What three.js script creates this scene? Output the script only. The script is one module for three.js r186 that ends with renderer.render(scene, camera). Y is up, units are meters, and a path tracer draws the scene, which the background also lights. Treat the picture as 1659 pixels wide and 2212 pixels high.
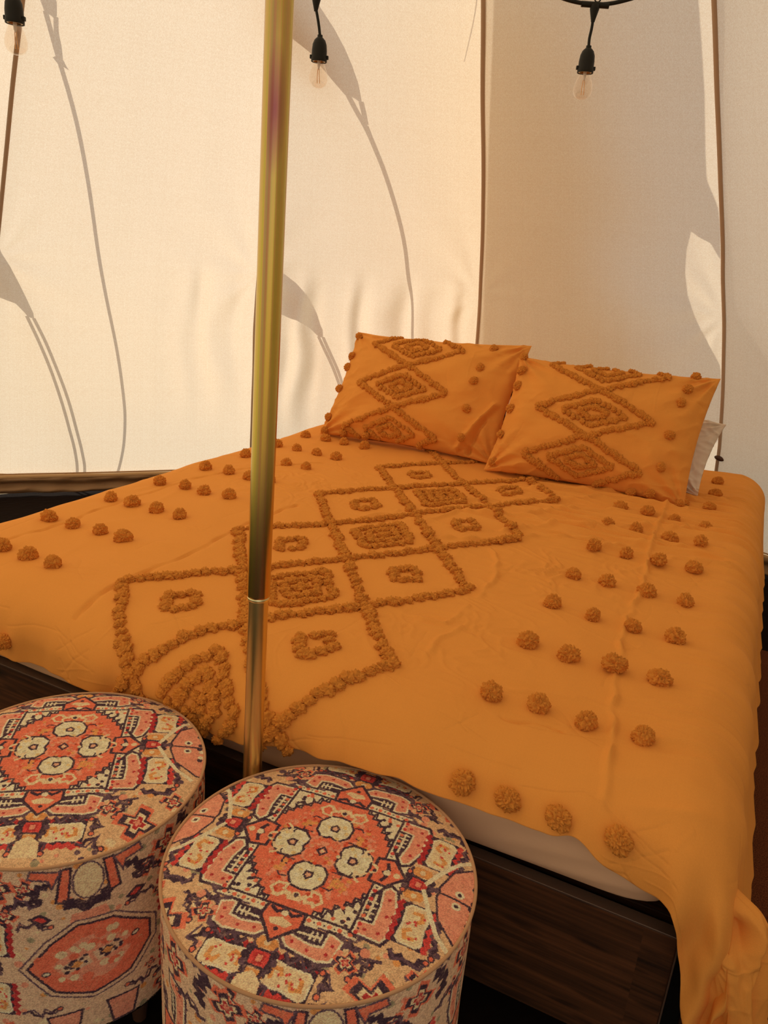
import * as THREE from 'three';
import { mergeGeometries, mergeVertices } from 'three/addons/utils/BufferGeometryUtils.js';
import { RoundedBoxGeometry } from 'three/addons/geometries/RoundedBoxGeometry.js';
import { TessellateModifier } from 'three/addons/modifiers/TessellateModifier.js';
import { createNoise2D, createNoise3D } from 'simplex-noise';

// ------------------------------------------------------------------ camera, sky, sun, exposure
const scene = new THREE.Scene();
const F = 1663, W = 1659, H = 2212;                       // focal length in pixels of a 1659 x 2212 frame
const camera = new THREE.PerspectiveCamera(2 * Math.atan(H / 2 / F) * 180 / Math.PI, W / H, 0.05, 200);
camera.rotation.set(-0.320515, 0.430627, 0.081784, 'YXZ');
camera.position.set(0.87795, 1.36523, 1.24333);
camera.updateMatrixWorld(true);
scene.background = new THREE.Color().setRGB(1.0, 0.96, 0.95);     // even warm hazy daylight outside the tent
scene.backgroundIntensity = 1.2;
const SUN_AZ = -73, SUN_EL = 25;                           // degrees; azimuth from -z towards +x
const rad = (d) => d * Math.PI / 180;
const toSun = new THREE.Vector3(Math.sin(rad(SUN_AZ)) * Math.cos(rad(SUN_EL)), Math.sin(rad(SUN_EL)), -Math.cos(rad(SUN_AZ)) * Math.cos(rad(SUN_EL)));
const sun = new THREE.DirectionalLight(new THREE.Color().setRGB(1.0, 0.89, 0.72), 5.5);
sun.position.copy(toSun).multiplyScalar(12); sun.target.position.set(0, 0, 0);
sun.castShadow = true; sun.shadow.mapSize.set(4096, 4096);
Object.assign(sun.shadow.camera, { left: -6, right: 6, top: 6, bottom: -6, near: 0.5, far: 30 });
scene.add(sun, sun.target);
const renderer = new THREE.WebGLRenderer({ antialias: true });
renderer.toneMapping = THREE.LinearToneMapping;
renderer.toneMappingExposure = 0.625;
renderer.shadowMap.enabled = true;

// ------------------------------------------------------------------ helpers
const V = (x, y, z) => new THREE.Vector3(x, y, z);
function rng(seed) { let s = seed >>> 0; return () => { s = (s + 0x6d2b79f5) | 0; let t = Math.imul(s ^ (s >>> 15), 1 | s); t = (t + Math.imul(t ^ (t >>> 7), 61 | t)) ^ t; return ((t ^ (t >>> 14)) >>> 0) / 4294967296; }; }
const n2 = createNoise2D(rng(11)), n3 = createNoise3D(rng(23));
const clamp = THREE.MathUtils.clamp, lerp = THREE.MathUtils.lerp, smooth = THREE.MathUtils.smoothstep;
const ridged = (v) => 1 - Math.abs(v), ridge = (v) => 1.18 - Math.sqrt(v * v + 0.04);
const used = {};
function numbered(n) { const k = used[n] = (used[n] ?? -1) + 1; return k ? n + '_' + String(k).padStart(3, '0') : n; }
function tag(o, label, category, group, kind) { Object.assign(o.userData, { label, category }); if (group) o.userData.group = group; if (kind) o.userData.kind = kind; return o; }
function shade(o) { o.castShadow = o.receiveShadow = true; return o; }
function mesh(name, geo, mat, parent) { const o = shade(new THREE.Mesh(geo, mat)); o.name = parent ? name : numbered(name); (parent ?? scene).add(o); return o; }
function part(name, geo, mat, parent) { const o = shade(new THREE.Mesh(geo, mat)); o.name = numbered(name); parent.add(o); return o; }
function group(name, x = 0, y = 0, z = 0, ry = 0) { const g = new THREE.Group(); g.name = numbered(name); g.position.set(x, y, z); g.rotation.y = ry; scene.add(g); return g; }
function gridGeo(nu, nv, fn, uvfn) {        // surface fn(u, v) -> Vector3, u and v in 0..1
  const pos = new Float32Array((nu + 1) * (nv + 1) * 3), uv = new Float32Array((nu + 1) * (nv + 1) * 2), idx = [];
  let k = 0;
  for (let j = 0; j <= nv; j++) for (let i = 0; i <= nu; i++, k++) {
    const p = fn(i / nu, j / nv); pos[k * 3] = p.x; pos[k * 3 + 1] = p.y; pos[k * 3 + 2] = p.z;
    const q = uvfn ? uvfn(i / nu, j / nv, p) : [i / nu, j / nv]; uv[k * 2] = q[0]; uv[k * 2 + 1] = q[1];
  }
  for (let j = 0; j < nv; j++) for (let i = 0; i < nu; i++) { const a = j * (nu + 1) + i, b = a + 1, c = a + nu + 1, d = c + 1; idx.push(a, b, d, a, d, c); }
  const g = new THREE.BufferGeometry();
  g.setAttribute('position', new THREE.BufferAttribute(pos, 3)); g.setAttribute('uv', new THREE.BufferAttribute(uv, 2)); g.setIndex(idx); g.computeVertexNormals();
  return g;
}
function tube(points, r, seg = 8, steps, closed = false) { const c = new THREE.CatmullRomCurve3(points, closed, 'centripetal'); return new THREE.TubeGeometry(c, steps ?? points.length * 6, r, seg, closed); }
function lathe(pts, seg = 48) { return new THREE.LatheGeometry(pts.map(([r, y]) => new THREE.Vector2(r, y)), seg); }
// a ray of the measuring camera (used only to measure where things stand in the photographed place)
const EYE = camera.position.clone(), AX = new THREE.Matrix3().setFromMatrix4(camera.matrixWorld);
const rayOf = (px, py) => V((px - W / 2) / F, -(py - H / 2) / F, -1).applyMatrix3(AX).normalize();
const onLevel = (px, py, y) => { const d = rayOf(px, py); return EYE.clone().addScaledVector(d, (y - EYE.y) / d.y); };
const onDepth = (px, py, depth) => { const d = V((px - W / 2) / F, -(py - H / 2) / F, -1).applyMatrix3(AX); return EYE.clone().addScaledVector(d, depth); };   // depth along the lens axis

// ------------------------------------------------------------------ textures
function canvasTex(c, srgb = true, rx = 1, ry = 1) { const t = new THREE.CanvasTexture(c); if (srgb) t.colorSpace = THREE.SRGBColorSpace; t.wrapS = t.wrapT = THREE.RepeatWrapping; t.repeat.set(rx, ry); t.magFilter = THREE.LinearFilter; return t; }
function paint(w, h, fn, srgb = true) {
  const c = document.createElement('canvas'); c.width = w; c.height = h; const x = c.getContext('2d'), im = x.createImageData(w, h), d = im.data;
  for (let j = 0, k = 0; j < h; j++) for (let i = 0; i < w; i++, k += 4) { const p = fn(i / w, j / h, i, j); d[k] = p[0]; d[k + 1] = p[1]; d[k + 2] = p[2]; d[k + 3] = 255; }
  x.putImageData(im, 0, 0); return canvasTex(c, srgb);
}
const tau = Math.PI * 2;
const per = (u, v, f) => n3(Math.cos(u * tau) * f, Math.sin(u * tau) * f, Math.cos(v * tau) * f + 7.7 * Math.sin(v * tau) * f / 7.7 * 0 + Math.sin(v * tau) * f * 0.5);   // wraps around
// woven cloth: threads with slubs both ways
function weave(size, threads, seed, soft) {
  const r = rng(seed), warp = [], weft = [], nz = createNoise2D(rng(seed + 5));
  for (let i = 0; i < threads; i++) { warp.push(r()); weft.push(r()); }
  return (u, v) => {
    const a = Math.floor(u * threads) % threads, b = Math.floor(v * threads) % threads;
    const sa = nz(a * 3.1, v * 38) * 0.8 + (warp[a] - 0.5) * 0.35, sb = nz(b * 2.7 + 90, u * 38) * 0.8 + (weft[b] - 0.5) * 0.35;
    return ((a + b) & 1 ? sa : sb) * soft;
  };
}
const wv1 = weave(1024, 170, 3, 1);
const canvasMap = paint(1024, 1024, (u, v) => { const t = wv1(u, v) * 17; return [244 + t * 0.6, 232 + t * 0.9, 211 + t * 1.15]; });
const canvasBump = paint(1024, 1024, (u, v) => { const t = 128 + wv1(u, v) * 80; return [t, t, t]; }, false);
const wv2 = weave(512, 128, 8, 1);
const clothBump = paint(512, 512, (u, v) => { const t = 128 + wv2(u, v) * 70; return [t, t, t]; }, false);
const clothMap = paint(512, 512, (u, v) => { const t = wv2(u, v) * 6; return [238 + t, 157 + t * 0.8, 70 + t * 0.5]; });
const woodMap = paint(1024, 512, (u, v) => {
  const g = n2(u * 2.2, v * 34) * 0.5 + n2(u * 6 + 3, v * 120) * 0.3 + n2(u * 1.3 + 9, v * 9) * 0.5, k = Math.max(0, n2(u * 5 + 40, v * 14 + 3) - 0.45);
  const t = 1 + g * 0.34 - k * 0.8; return [74 * t, 45 * t, 25 * t];
});
const coirMap = paint(512, 512, (u, v, i, j) => { const t = n2(i * 0.35, j * 0.35) * 0.35 + n2(i * 0.11, j * 0.11) * 0.25, s = n2(i * 0.22 + 50, j * 0.2) > 0.55 ? 0.35 : 1; return [120 * (1 + t) * s, 66 * (1 + t) * s, 38 * (1 + t) * s]; });
const coirBump = paint(512, 512, (u, v, i, j) => { const t = 128 + n2(i * 0.35, j * 0.35) * 60 + n2(i * 0.11, j * 0.11) * 40; return [t, t, t]; }, false);
for (const t of [coirMap, coirBump]) t.repeat.set(4, 4);

const creaseBump = (() => {                            // 1.2 m of cloth: fine folds where it was packed, and short creases that meet in stars
  const c = document.createElement('canvas'); c.width = c.height = 2048; const x = c.getContext('2d'), r = rng(41), m = 2048 / 1.2; x.fillStyle = '#707070'; x.fillRect(0, 0, 2048, 2048); x.lineCap = 'round'; x.lineJoin = 'round';
  const crease = (px, py, a, len, up) => {
    const pts = [[px, py]]; let d = a; for (let k = 0; k < 4; k++) { d += (r() - 0.5) * 0.5; px += Math.cos(d) * len / 4; py += Math.sin(d) * len / 4; pts.push([px, py]); }
    for (const [w, al] of [[20, 0.05], [14, 0.07], [9, 0.09], [4, 0.1]]) for (const ox of [-2048, 0, 2048]) for (const oy of [-2048, 0, 2048]) { x.strokeStyle = up ? 'rgba(255,255,255,' + al + ')' : 'rgba(0,0,0,' + al + ')'; x.lineWidth = w; x.beginPath(); pts.forEach(([u, v], k) => k ? x.lineTo(u + ox, v + oy) : x.moveTo(u + ox, v + oy)); x.stroke(); }
  };
  for (let i = 0; i < 12; i++) { const px = r() * 2048, py = r() * 2048, n = 3 + (r() * 4 | 0), a0 = r() * 6.3; for (let k = 0; k < n; k++) crease(px, py, a0 + k / n * 6.3 + (r() - 0.5), (0.02 + 0.06 * r()) * m, r() < 0.75); }
  for (let i = 0; i < 34; i++) crease(r() * 2048, r() * 2048, (r() < 0.6 ? 0 : 1.57) + (r() - 0.5) * 0.9, (0.05 + 0.14 * r()) * m, r() < 0.6);
  return canvasTex(c, false);
})();
creaseBump.repeat.set(0.1, 0.1);
// ------------------------------------------------------------------ materials
const P = (o) => new THREE.MeshPhysicalMaterial(o);
const M = {
  canvas: P({ map: canvasMap, bumpMap: canvasBump, bumpScale: 0.0004, roughness: 1, transmission: 0.5, thickness: 0, specularIntensity: 0, side: THREE.DoubleSide }),
  fly: P({ map: canvasMap, bumpMap: canvasBump, bumpScale: 0.0004, roughness: 1, transmission: 0.3, thickness: 0, specularIntensity: 0, side: THREE.DoubleSide }),
  tape: P({ color: 0xc4ac90, roughness: 0.95, specularIntensity: 0.2 }),
  hem: P({ color: 0xb89468, roughness: 0.95, specularIntensity: 0.2 }),
  groundsheet: P({ color: 0x9a7750, roughness: 0.7 }),
  earth: P({ color: 0xcbb892, roughness: 1 }),
  coir: P({ map: coirMap, bumpMap: coirBump, bumpScale: 0.004, roughness: 1, specularIntensity: 0.1 }),
  matting: P({ color: 0x1c130e, roughness: 1, specularIntensity: 0.1, bumpMap: coirBump, bumpScale: 0.004 }),
  cloth: P({ map: clothMap, bumpMap: creaseBump, bumpScale: 0.005, roughness: 0.92, specularIntensity: 0.25, sheen: 0.25, sheenColor: new THREE.Color(0xd08a48), sheenRoughness: 0.6, side: THREE.DoubleSide }),
  yarn: P({ color: 0xdb8d3a, roughness: 1, specularIntensity: 0.1, sheen: 0.1, sheenColor: new THREE.Color(0xd08a48), sheenRoughness: 0.7 }),
  sheet: P({ color: 0xeabd92, bumpMap: clothBump, bumpScale: 0.0002, roughness: 0.9, specularIntensity: 0.2 }),
  white: P({ color: 0xe8d6bf, bumpMap: clothBump, bumpScale: 0.0002, roughness: 0.9, specularIntensity: 0.2, side: THREE.DoubleSide }),
  wood: P({ map: woodMap, roughness: 0.6, specularIntensity: 0.4 }),
  leg: P({ color: 0x4a2c18, roughness: 0.5 }),
  black: P({ color: 0x15120f, roughness: 0.45, metalness: 0.3 }),
  plastic: P({ color: 0x232018, roughness: 0.55, specularIntensity: 0.5 }),
  glass: P({ color: 0xfdf8f2, roughness: 0.03, transmission: 1, thickness: 0, ior: 1.65, side: THREE.DoubleSide }),
  filament: P({ color: 0xffc27c, roughness: 0.6 }),
  stem: P({ color: 0xf2e8da, roughness: 0.5 }),
  brass: P({ color: 0xc9b08a, roughness: 0.35, metalness: 0.8 }),
  bolt: P({ color: 0xe8dcc8, roughness: 0.5 }),
  dark: P({ color: 0x0c0a08, roughness: 0.8 }),
  rope: P({ color: 0xcbb892, roughness: 0.9 }),
  thread: P({ color: 0xffffff, roughness: 1, transmission: 0.92, thickness: 0, specularIntensity: 0, side: THREE.DoubleSide }),
};

// ------------------------------------------------------------------ the tent: sixteen canvas gores round a centre pole
const PX = 0.207, PZ = 0.2662;
const SEAM = []; for (let k = 0; k <= 16; k++) SEAM.push(-80.4 + 22.5 * k);
SEAM[2] = -35.3; SEAM[3] = -12.6; SEAM[4] = 10;
const seamAz = (k, y) => SEAM[k] + (k === 4 ? clamp((1.4 - y) * 1.2, 0, 0.95) : k === 2 ? clamp((y - 0.95) * 0.75, 0, 1) : k === 1 ? -0.35 + 1.1 * clamp(y - 1.75, -0.75, 0.4) : k === 3 ? 0.25 * clamp(y - 1.5, -0.6, 0.6) : 0);      // seams wander a little
const PROF = [[-0.3, 3.33], [0, 3.3], [0.3, 3.2], [0.55, 3.1], [0.85, 2.99], [1.08, 2.89], [1.25, 2.79], [1.5, 2.58], [1.83, 2.24], [2.15, 1.89], [2.7, 1.32], [3.3, 0.7], [4.0, 0.04]];
function rSeam(y) {                                   // radius of the seams at a height
  let i = 0; while (i < PROF.length - 2 && y > PROF[i + 1][0]) i++;
  const g = (k) => PROF[clamp(k, 0, PROF.length - 1)], [y0, r0] = g(i), [y1, r1] = g(i + 1), t = clamp((y - y0) / (y1 - y0), 0, 1);
  const [ya, ra] = g(i - 1), [yb, rb] = g(i + 2), h = y1 - y0, m0 = (r1 - ra) / (y1 - ya || 1), m1 = (rb - r0) / (yb - y0 || 1);
  const t2 = t * t, t3 = t2 * t;
  return (2 * t3 - 3 * t2 + 1) * r0 + (t3 - 2 * t2 + t) * h * m0 + (-2 * t3 + 3 * t2) * r1 + (t3 - t2) * h * m1;
}
const azOf = (p) => { let a = Math.atan2(p.x - PX, -(p.z - PZ)) * 180 / Math.PI; while (a < SEAM[0]) a += 360; return a; };
function goreSag(k, t, y) {                           // how far the cloth between two seams lies inside the flat chord
  const e = Math.abs(2 * t - 1), w = 1.25;
  let s = ([0.02, 0.028, 0.06, 0.036][k] ?? 0.018) * (1 - e * e) + 0.022 * (1 - Math.pow(e, 7));
  s *= smooth(y, 0.05, 0.5) * clamp((4 - y) / 2.6, 0, 1) * (k === 3 ? 0.7 : 1);
  s += 0.006 * n3(t * 1.6 + k * 5, y * 1.1, 3) * (1 - e * e);
  const below = smooth(y, 0.25, 0.8) * (1 - smooth(y, 1.08, 1.34));    // drawn folds under the eaves
  if (k === 1 || k === 2 || k === 3) {
    const amp = k === 3 ? 0.004 : 0.024;
    s += amp * below * Math.sin(t * 40 + n2(y * 1.5, k * 9) * 1.2 + n2(t * 3, k * 5) * 2 + k) * (k === 1 ? smooth(t, 0.5, 0.85) : 1) * (0.35 + 0.65 * smooth(n2(t * 3.1 + k * 7, y * 0.5), -0.4, 0.5)) * smooth(1 - e, 0.02, 0.2);
    for (const side of [0, 1]) {                     // creases running out from the guy points on the seams
      const dx = Math.abs(t - side) * w, dy = 1.22 - y, d = Math.hypot(dx, dy), a = Math.atan2(dx, dy);
      s += 0.008 * Math.exp(-d / 0.34) * smooth(dx, 0.01, 0.08) * Math.sin(a * 9 + side * 2 + n2(d * 2, k) * 1.5);
    }
  }
  return s;
}
function goreRadius(az, y) {
  let k = 0; while (k < 15 && az >= seamAz(k + 1, y)) k++;
  const A = rad(az - seamAz(k, y)), B = rad(seamAz(k + 1, y) - az), t = Math.sin(A) / (Math.sin(A) + Math.sin(B));
  const r = rSeam(y), full = A + B, chord = r * Math.cos(full / 2) / Math.cos(A - full / 2);
  return chord - goreSag(k, clamp(t, 0, 1), y) * clamp(r, 0, 1);
}
const onTent = (az, y, out = 0) => { const r = goreRadius(az, y) + out, a = rad(az); return V(PX + r * Math.sin(a), y, PZ - r * Math.cos(a)); };
function onCanvas(px, py) {                          // where a line of sight meets the canvas
  const d = rayOf(px, py); let lo = 0.3, hi = 0.3; const inside = (s) => { const p = EYE.clone().addScaledVector(d, s); return Math.hypot(p.x - PX, p.z - PZ) < goreRadius(azOf(p), p.y); };
  while (inside(hi) && hi < 9) hi += 0.05; lo = hi - 0.05;
  for (let i = 0; i < 24; i++) { const m = (lo + hi) / 2; inside(m) ? lo = m : hi = m; }
  return EYE.clone().addScaledVector(d, lo);
}
const HEM_Y = 0.115;
const wallBack = group('wall_back'), wallFront = group('wall_front');
wallBack.userData.kind = wallFront.userData.kind = 'structure';
for (let k = 0; k < 16; k++) {
  const seen = k <= 4, nu = seen ? 96 : 10, nv = 200, parent = k <= 5 || k === 15 ? wallBack : wallFront;
  const azAt = (t, y) => { const A = rad(seamAz(k, y)), B = rad(seamAz(k + 1, y)); return Math.atan2((1 - t) * Math.sin(A) + t * Math.sin(B), (1 - t) * Math.cos(A) + t * Math.cos(B)) * 180 / Math.PI; };
  const fix = (a) => { while (a < SEAM[k] - 30) a += 360; return a; };
  const low = k === 9 || k === 10 ? 2.05 : HEM_Y, yAt = (v) => low + (4.0 - low) * v;      // the doorway stands open behind the camera
  part('canvas_panel', gridGeo(nu, nv, (u, v) => { const y = yAt(v), az = clamp(fix(azAt(u, y)), seamAz(k, y), seamAz(k + 1, y) - 1e-7); return onTent(az, y); },
    (u, v) => [(u + k * 0.37) * 1.25 / 0.42, yAt(v) * 1.38 / 0.42]), M.canvas, parent);
  // seam tape: a flat double-stitched strip on the inside of the seam
  const N = seen ? 90 : 20;
  const sec = [[-0.0078, 0.002], [0.0078, 0.002], [0.0078, 0.007], [0, 0.010], [-0.0078, 0.007]];
  part('seam_tape', gridGeo(5, N, (u, v) => {
    const y0 = k === 10 ? 2.05 : HEM_Y, y = y0 + (3.9 - y0) * v, r = rSeam(y), s = sec[Math.round(u * 5) % 5], ra = rad(seamAz(k, y)), across = V(Math.cos(ra), 0, Math.sin(ra)), inn = V(-Math.sin(ra), 0, Math.cos(ra));
    return V(PX + r * Math.sin(ra), y, PZ - r * Math.cos(ra)).addScaledVector(across, s[0] + 0.003 * n2(y * 2, k * 3)).addScaledVector(inn, s[1]);
  }), M.tape, parent);
}
{ // hem rope of the canvas and the groundsheet's wavy upstand along the foot of the wall
  const pts = [], a0 = -78, a1 = 60; for (let a = a0; a <= a1; a += 1.5) pts.push(onTent(a, HEM_Y, 0.004));
  part('canvas_hem', tube(pts, 0.006, 8, 260), M.hem, wallBack);
  const tg = new THREE.SphereGeometry(1, 20, 14), tq = onTent(seamAz(4, 0.56), 0.56, -0.014); tg.scale(0.024, 0.012, 0.010); tg.rotateZ(-0.25); tg.translate(tq.x + 0.008, tq.y, tq.z); part('toggle', tg, M.leg, wallBack);
  const tr = group('trim_1'); tr.userData.kind = 'structure';
  part('groundsheet_lip', gridGeo(220, 10, (u, v) => { const a = lerp(a0, a1, u), y = lerp(0.012, 0.10, v); return onTent(a, y, -0.05 + 0.02 * v + 0.016 * n2(u * 42, v * 1.6) * (1 - v * 0.5) - 0.012 * Math.sin(v * 9)); }), M.groundsheet, tr);
  const lip = []; for (let a = a0; a <= a1; a += 1.5) lip.push(onTent(a, 0.102, -0.025 + 0.004 * n2(a * 0.5, 2)));
  part('groundsheet_roll', tube(lip, 0.013, 8, 260), M.hem, tr);
}
{ // ground inside and out
  const f = mesh('floor', lathe([[0, 0], [3.24, 0], [3.3, -0.004], [3.3, -0.03], [0, -0.03]], 64), M.matting); f.position.set(PX, 0, PZ); f.userData.kind = 'structure';
  const rug = new RoundedBoxGeometry(1.25, 0.008, 3.4, 3, 0.0035); { const p = rug.attributes.position, u = rug.attributes.uv; for (let i = 0; i < p.count; i++) { u.setXY(i, p.getX(i), p.getZ(i)); } } rug.translate(1.70, 0.0042, -0.2);
  tag(mesh('coir_mat', rug, M.coir), 'reddish brown coir mat on the floor along the right side of the bed', 'mat');
  const e = mesh('ground', lathe([[0, -0.031], [5, -0.031], [30, -0.06], [30, -0.3], [0, -0.3]], 48), M.earth); e.position.set(PX, 0, PZ); e.userData.kind = 'structure';
}

// ------------------------------------------------------------------ guy lines outside whose shadows fall on the canvas
// a traced shadow point is carried back towards the sun by d metres
const back = (px, py, d) => onCanvas(px, py).addScaledVector(toSun, d);
function sheetFrom(outline, dist, thick = 0.003) {    // a piece of cloth with that outline; dist(x, y) metres from the canvas
  const sh = new THREE.Shape(outline.map(([x, y]) => new THREE.Vector2(x, y)));
  let g = new THREE.ExtrudeGeometry(sh, { depth: 1, steps: 1, bevelEnabled: false, curveSegments: 6 });
  g = new TessellateModifier(30, 7).modify(g); const p = g.attributes.position;
  for (let i = 0; i < p.count; i++) { const x = p.getX(i), y = p.getY(i), q = back(x, y, dist(x, y) + p.getZ(i) * thick); p.setXYZ(i, q.x, q.y, q.z); }
  g.computeVertexNormals(); return g;
}
function dense(pts, step = 12) { const o = []; pts.forEach((a, i) => { const b = pts[(i + 1) % pts.length], n = Math.max(1, Math.ceil(Math.hypot(b[0] - a[0], b[1] - a[1]) / step)); for (let j = 0; j < n; j++) o.push([lerp(a[0], b[0], j / n), lerp(a[1], b[1], j / n)]); }); return o; }
function guy(label, tab, dTab, ropes, knot) {
  const g = group('guy_line'); tag(g, label, 'guy line');
  part('canvas_tab', sheetFrom(dense(tab, 8), dTab), M.hem, g);
  for (const r of ropes) { const pts = r.map(([x, y, d]) => back(x, y, d * 0.28)); part('rope', tube(pts, 0.0070, 7, 90), M.rope, g); }
  if (knot) part('runner', sheetFrom(dense(knot.pts, 6), () => knot.d, 0.012), M.rope, g);
}
guy('guy line whose shadow runs down the left canvas panel below a toggle',
  [[81, -60], [87, 0], [95, 22], [102, 32], [106, 31], [113, 36], [119, 42], [123, 34], [123, 6], [119, -6], [117, -60]], () => 0.13,
  [[[98, 24, .5], [108, 60, .51], [119, 100, .52], [127, 128, .53], [150, 205, .55], [170, 285, .57], [188, 380, .6], [203, 480, .63], [216, 570, .66], [235, 670, .7], [254, 765, .74], [266, 850, .77], [270, 910, .79], [266, 970, .8], [256, 1015, .81], [246, 1045, .82]], [[121, 38, .5], [122, 70, .51], [128, 100, .52], [131, 128, .53]]],
  { pts: [[114, 124], [126, 118], [138, 132], [141, 139], [149, 152], [136, 144], [125, 138]], d: 0.15 });
guy('guy line whose broad tab and single rope shade the canvas right of the pole',
  [[610, -70], [612, 66], [632, 84], [668, 112], [690, 140], [715, 170], [745, 205], [757, 208], [768, 214], [782, 224], [779, 205], [774, 180], [760, 140], [745, 105], [722, 62], [688, 10], [660, -70]], () => 0.13,
  [[[752, 206, .5], [770, 240, .51], [786, 268, .52], [797, 290, .53], [812, 325, .54], [828, 365, .56], [848, 425, .59], [866, 490, .62], [877, 550, .65], [886, 620, .68], [891, 690, .71], [892, 760, .73]], [[780, 220, .5], [786, 245, .51], [791, 270, .52]]],
  { pts: [[779, 266], [786, 270], [796, 272], [800, 282], [804, 292], [797, 290], [790, 283]], d: 0.15 });
guy('guy line with curved tab and twin ropes shading the left canvas edge',
  [[-8, 520], [4, 548], [22, 576], [40, 610], [56, 642], [68, 668], [72, 676], [74, 689], [60, 684], [52, 674], [34, 656], [0, 643], [-8, 642]], (x) => 0.06 + 0.0035 * clamp(x, 0, 80),
  [[[58, 683, .29], [84, 738, .31], [108, 795, .33], [130, 858, .35], [148, 920, .37], [162, 975, .39], [167, 1015, .4], [164, 1045, .41], [158, 1066, .42]], [[73, 688, .3], [98, 738, .32], [123, 798, .34], [146, 860, .36], [163, 920, .38], [177, 975, .4], [183, 1012, .41], [180, 1045, .42], [171, 1066, .43]]]);
guy('guy line with a curved tab shading the canvas beside the pole above the left pillow',
  [[600, 560], [612, 590], [640, 612], [665, 640], [684, 676], [693, 704], [697, 712], [698, 730], [688, 727], [668, 708], [640, 692], [600, 676]], (x) => 0.06 + 0.0035 * clamp(x - 600, 0, 100),
  [[[688, 727, .36], [706, 765, .38], [724, 806, .4], [740, 850, .42]], [[698, 729, .37], [714, 765, .39], [732, 806, .41], [748, 850, .43]]]);
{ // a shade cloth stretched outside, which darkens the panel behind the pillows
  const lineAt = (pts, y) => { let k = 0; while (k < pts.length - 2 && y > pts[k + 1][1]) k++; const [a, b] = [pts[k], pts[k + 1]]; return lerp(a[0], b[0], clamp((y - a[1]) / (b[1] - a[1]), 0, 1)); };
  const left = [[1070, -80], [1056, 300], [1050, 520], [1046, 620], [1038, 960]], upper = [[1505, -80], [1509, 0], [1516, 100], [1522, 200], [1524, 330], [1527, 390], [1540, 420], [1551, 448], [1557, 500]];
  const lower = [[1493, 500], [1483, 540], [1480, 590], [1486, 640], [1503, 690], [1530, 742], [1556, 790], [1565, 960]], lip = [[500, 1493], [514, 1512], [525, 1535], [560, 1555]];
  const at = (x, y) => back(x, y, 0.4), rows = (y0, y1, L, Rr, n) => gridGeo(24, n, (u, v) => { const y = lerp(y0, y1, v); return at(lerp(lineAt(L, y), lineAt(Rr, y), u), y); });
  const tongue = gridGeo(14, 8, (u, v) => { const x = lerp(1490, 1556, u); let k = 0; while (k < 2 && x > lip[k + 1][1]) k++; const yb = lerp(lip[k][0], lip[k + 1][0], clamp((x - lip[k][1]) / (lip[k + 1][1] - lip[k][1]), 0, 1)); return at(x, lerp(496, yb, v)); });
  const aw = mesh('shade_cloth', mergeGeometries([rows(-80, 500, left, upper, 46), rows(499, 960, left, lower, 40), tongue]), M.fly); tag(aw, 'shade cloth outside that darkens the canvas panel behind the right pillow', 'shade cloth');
}

// ------------------------------------------------------------------ trees round the far side of the pitch, which keep the open sky off the tent's front
{
  const leafMap = paint(256, 256, (u, v, i, j) => { const t = 1 + n2(i * 0.2, j * 0.2) * 0.35 + n2(i * 0.05, j * 0.05) * 0.25; return [92 * t, 96 * t, 52 * t]; });
  const leaf = P({ map: leafMap, roughness: 0.9, specularIntensity: 0.2 }), bark = P({ color: 0x5a452f, roughness: 1 });
  const crownGeo = (seed) => { let g = new THREE.IcosahedronGeometry(1, 18); const u = g.attributes.uv.clone(); g = mergeVertices((() => { const h = g.clone(); h.deleteAttribute('normal'); h.deleteAttribute('uv'); return h; })(), 1e-4); const p = g.attributes.position, q = V(0, 0, 0), uv = new Float32Array(p.count * 2); for (let i = 0; i < p.count; i++) { q.fromBufferAttribute(p, i); const r = 0.85 + 0.22 * n3(q.x * 1.5 + seed, q.y * 1.5, q.z * 1.5) + 0.14 * n3(q.x * 4 + seed, q.y * 4, q.z * 4) + 0.08 * n3(q.x * 11, q.y * 11 + seed, q.z * 11); uv[i * 2] = q.x * 3; uv[i * 2 + 1] = q.y * 3 + q.z * 2; q.multiplyScalar(r); p.setXYZ(i, q.x, q.y, q.z); } g.setAttribute('uv', new THREE.BufferAttribute(uv, 2)); g.computeVertexNormals(); return g; };
  [[52, 7.6, 2.3, 3.4], [92, 7.2, 2.4, 3.4]].forEach(([az, dist, rx, h], i) => {
    const a = rad(az), g = group('tree', PX + Math.sin(a) * dist, -0.03, PZ - Math.cos(a) * dist, i); tag(g, i ? 'leafy tree outside the tent, on the right beyond the bed side' : 'leafy tree outside the tent, behind the right canvas panel', 'tree');
    const c = crownGeo(i * 9 + 1); c.scale(rx, h * 0.85, rx); c.translate(0, h, 0); part('crown', c, leaf, g); part('trunk', lathe([[0.32, 0], [0.24, 0.3], [0.2, 1.2], [0.16, h]], 18), bark, g);
  });
}

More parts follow.
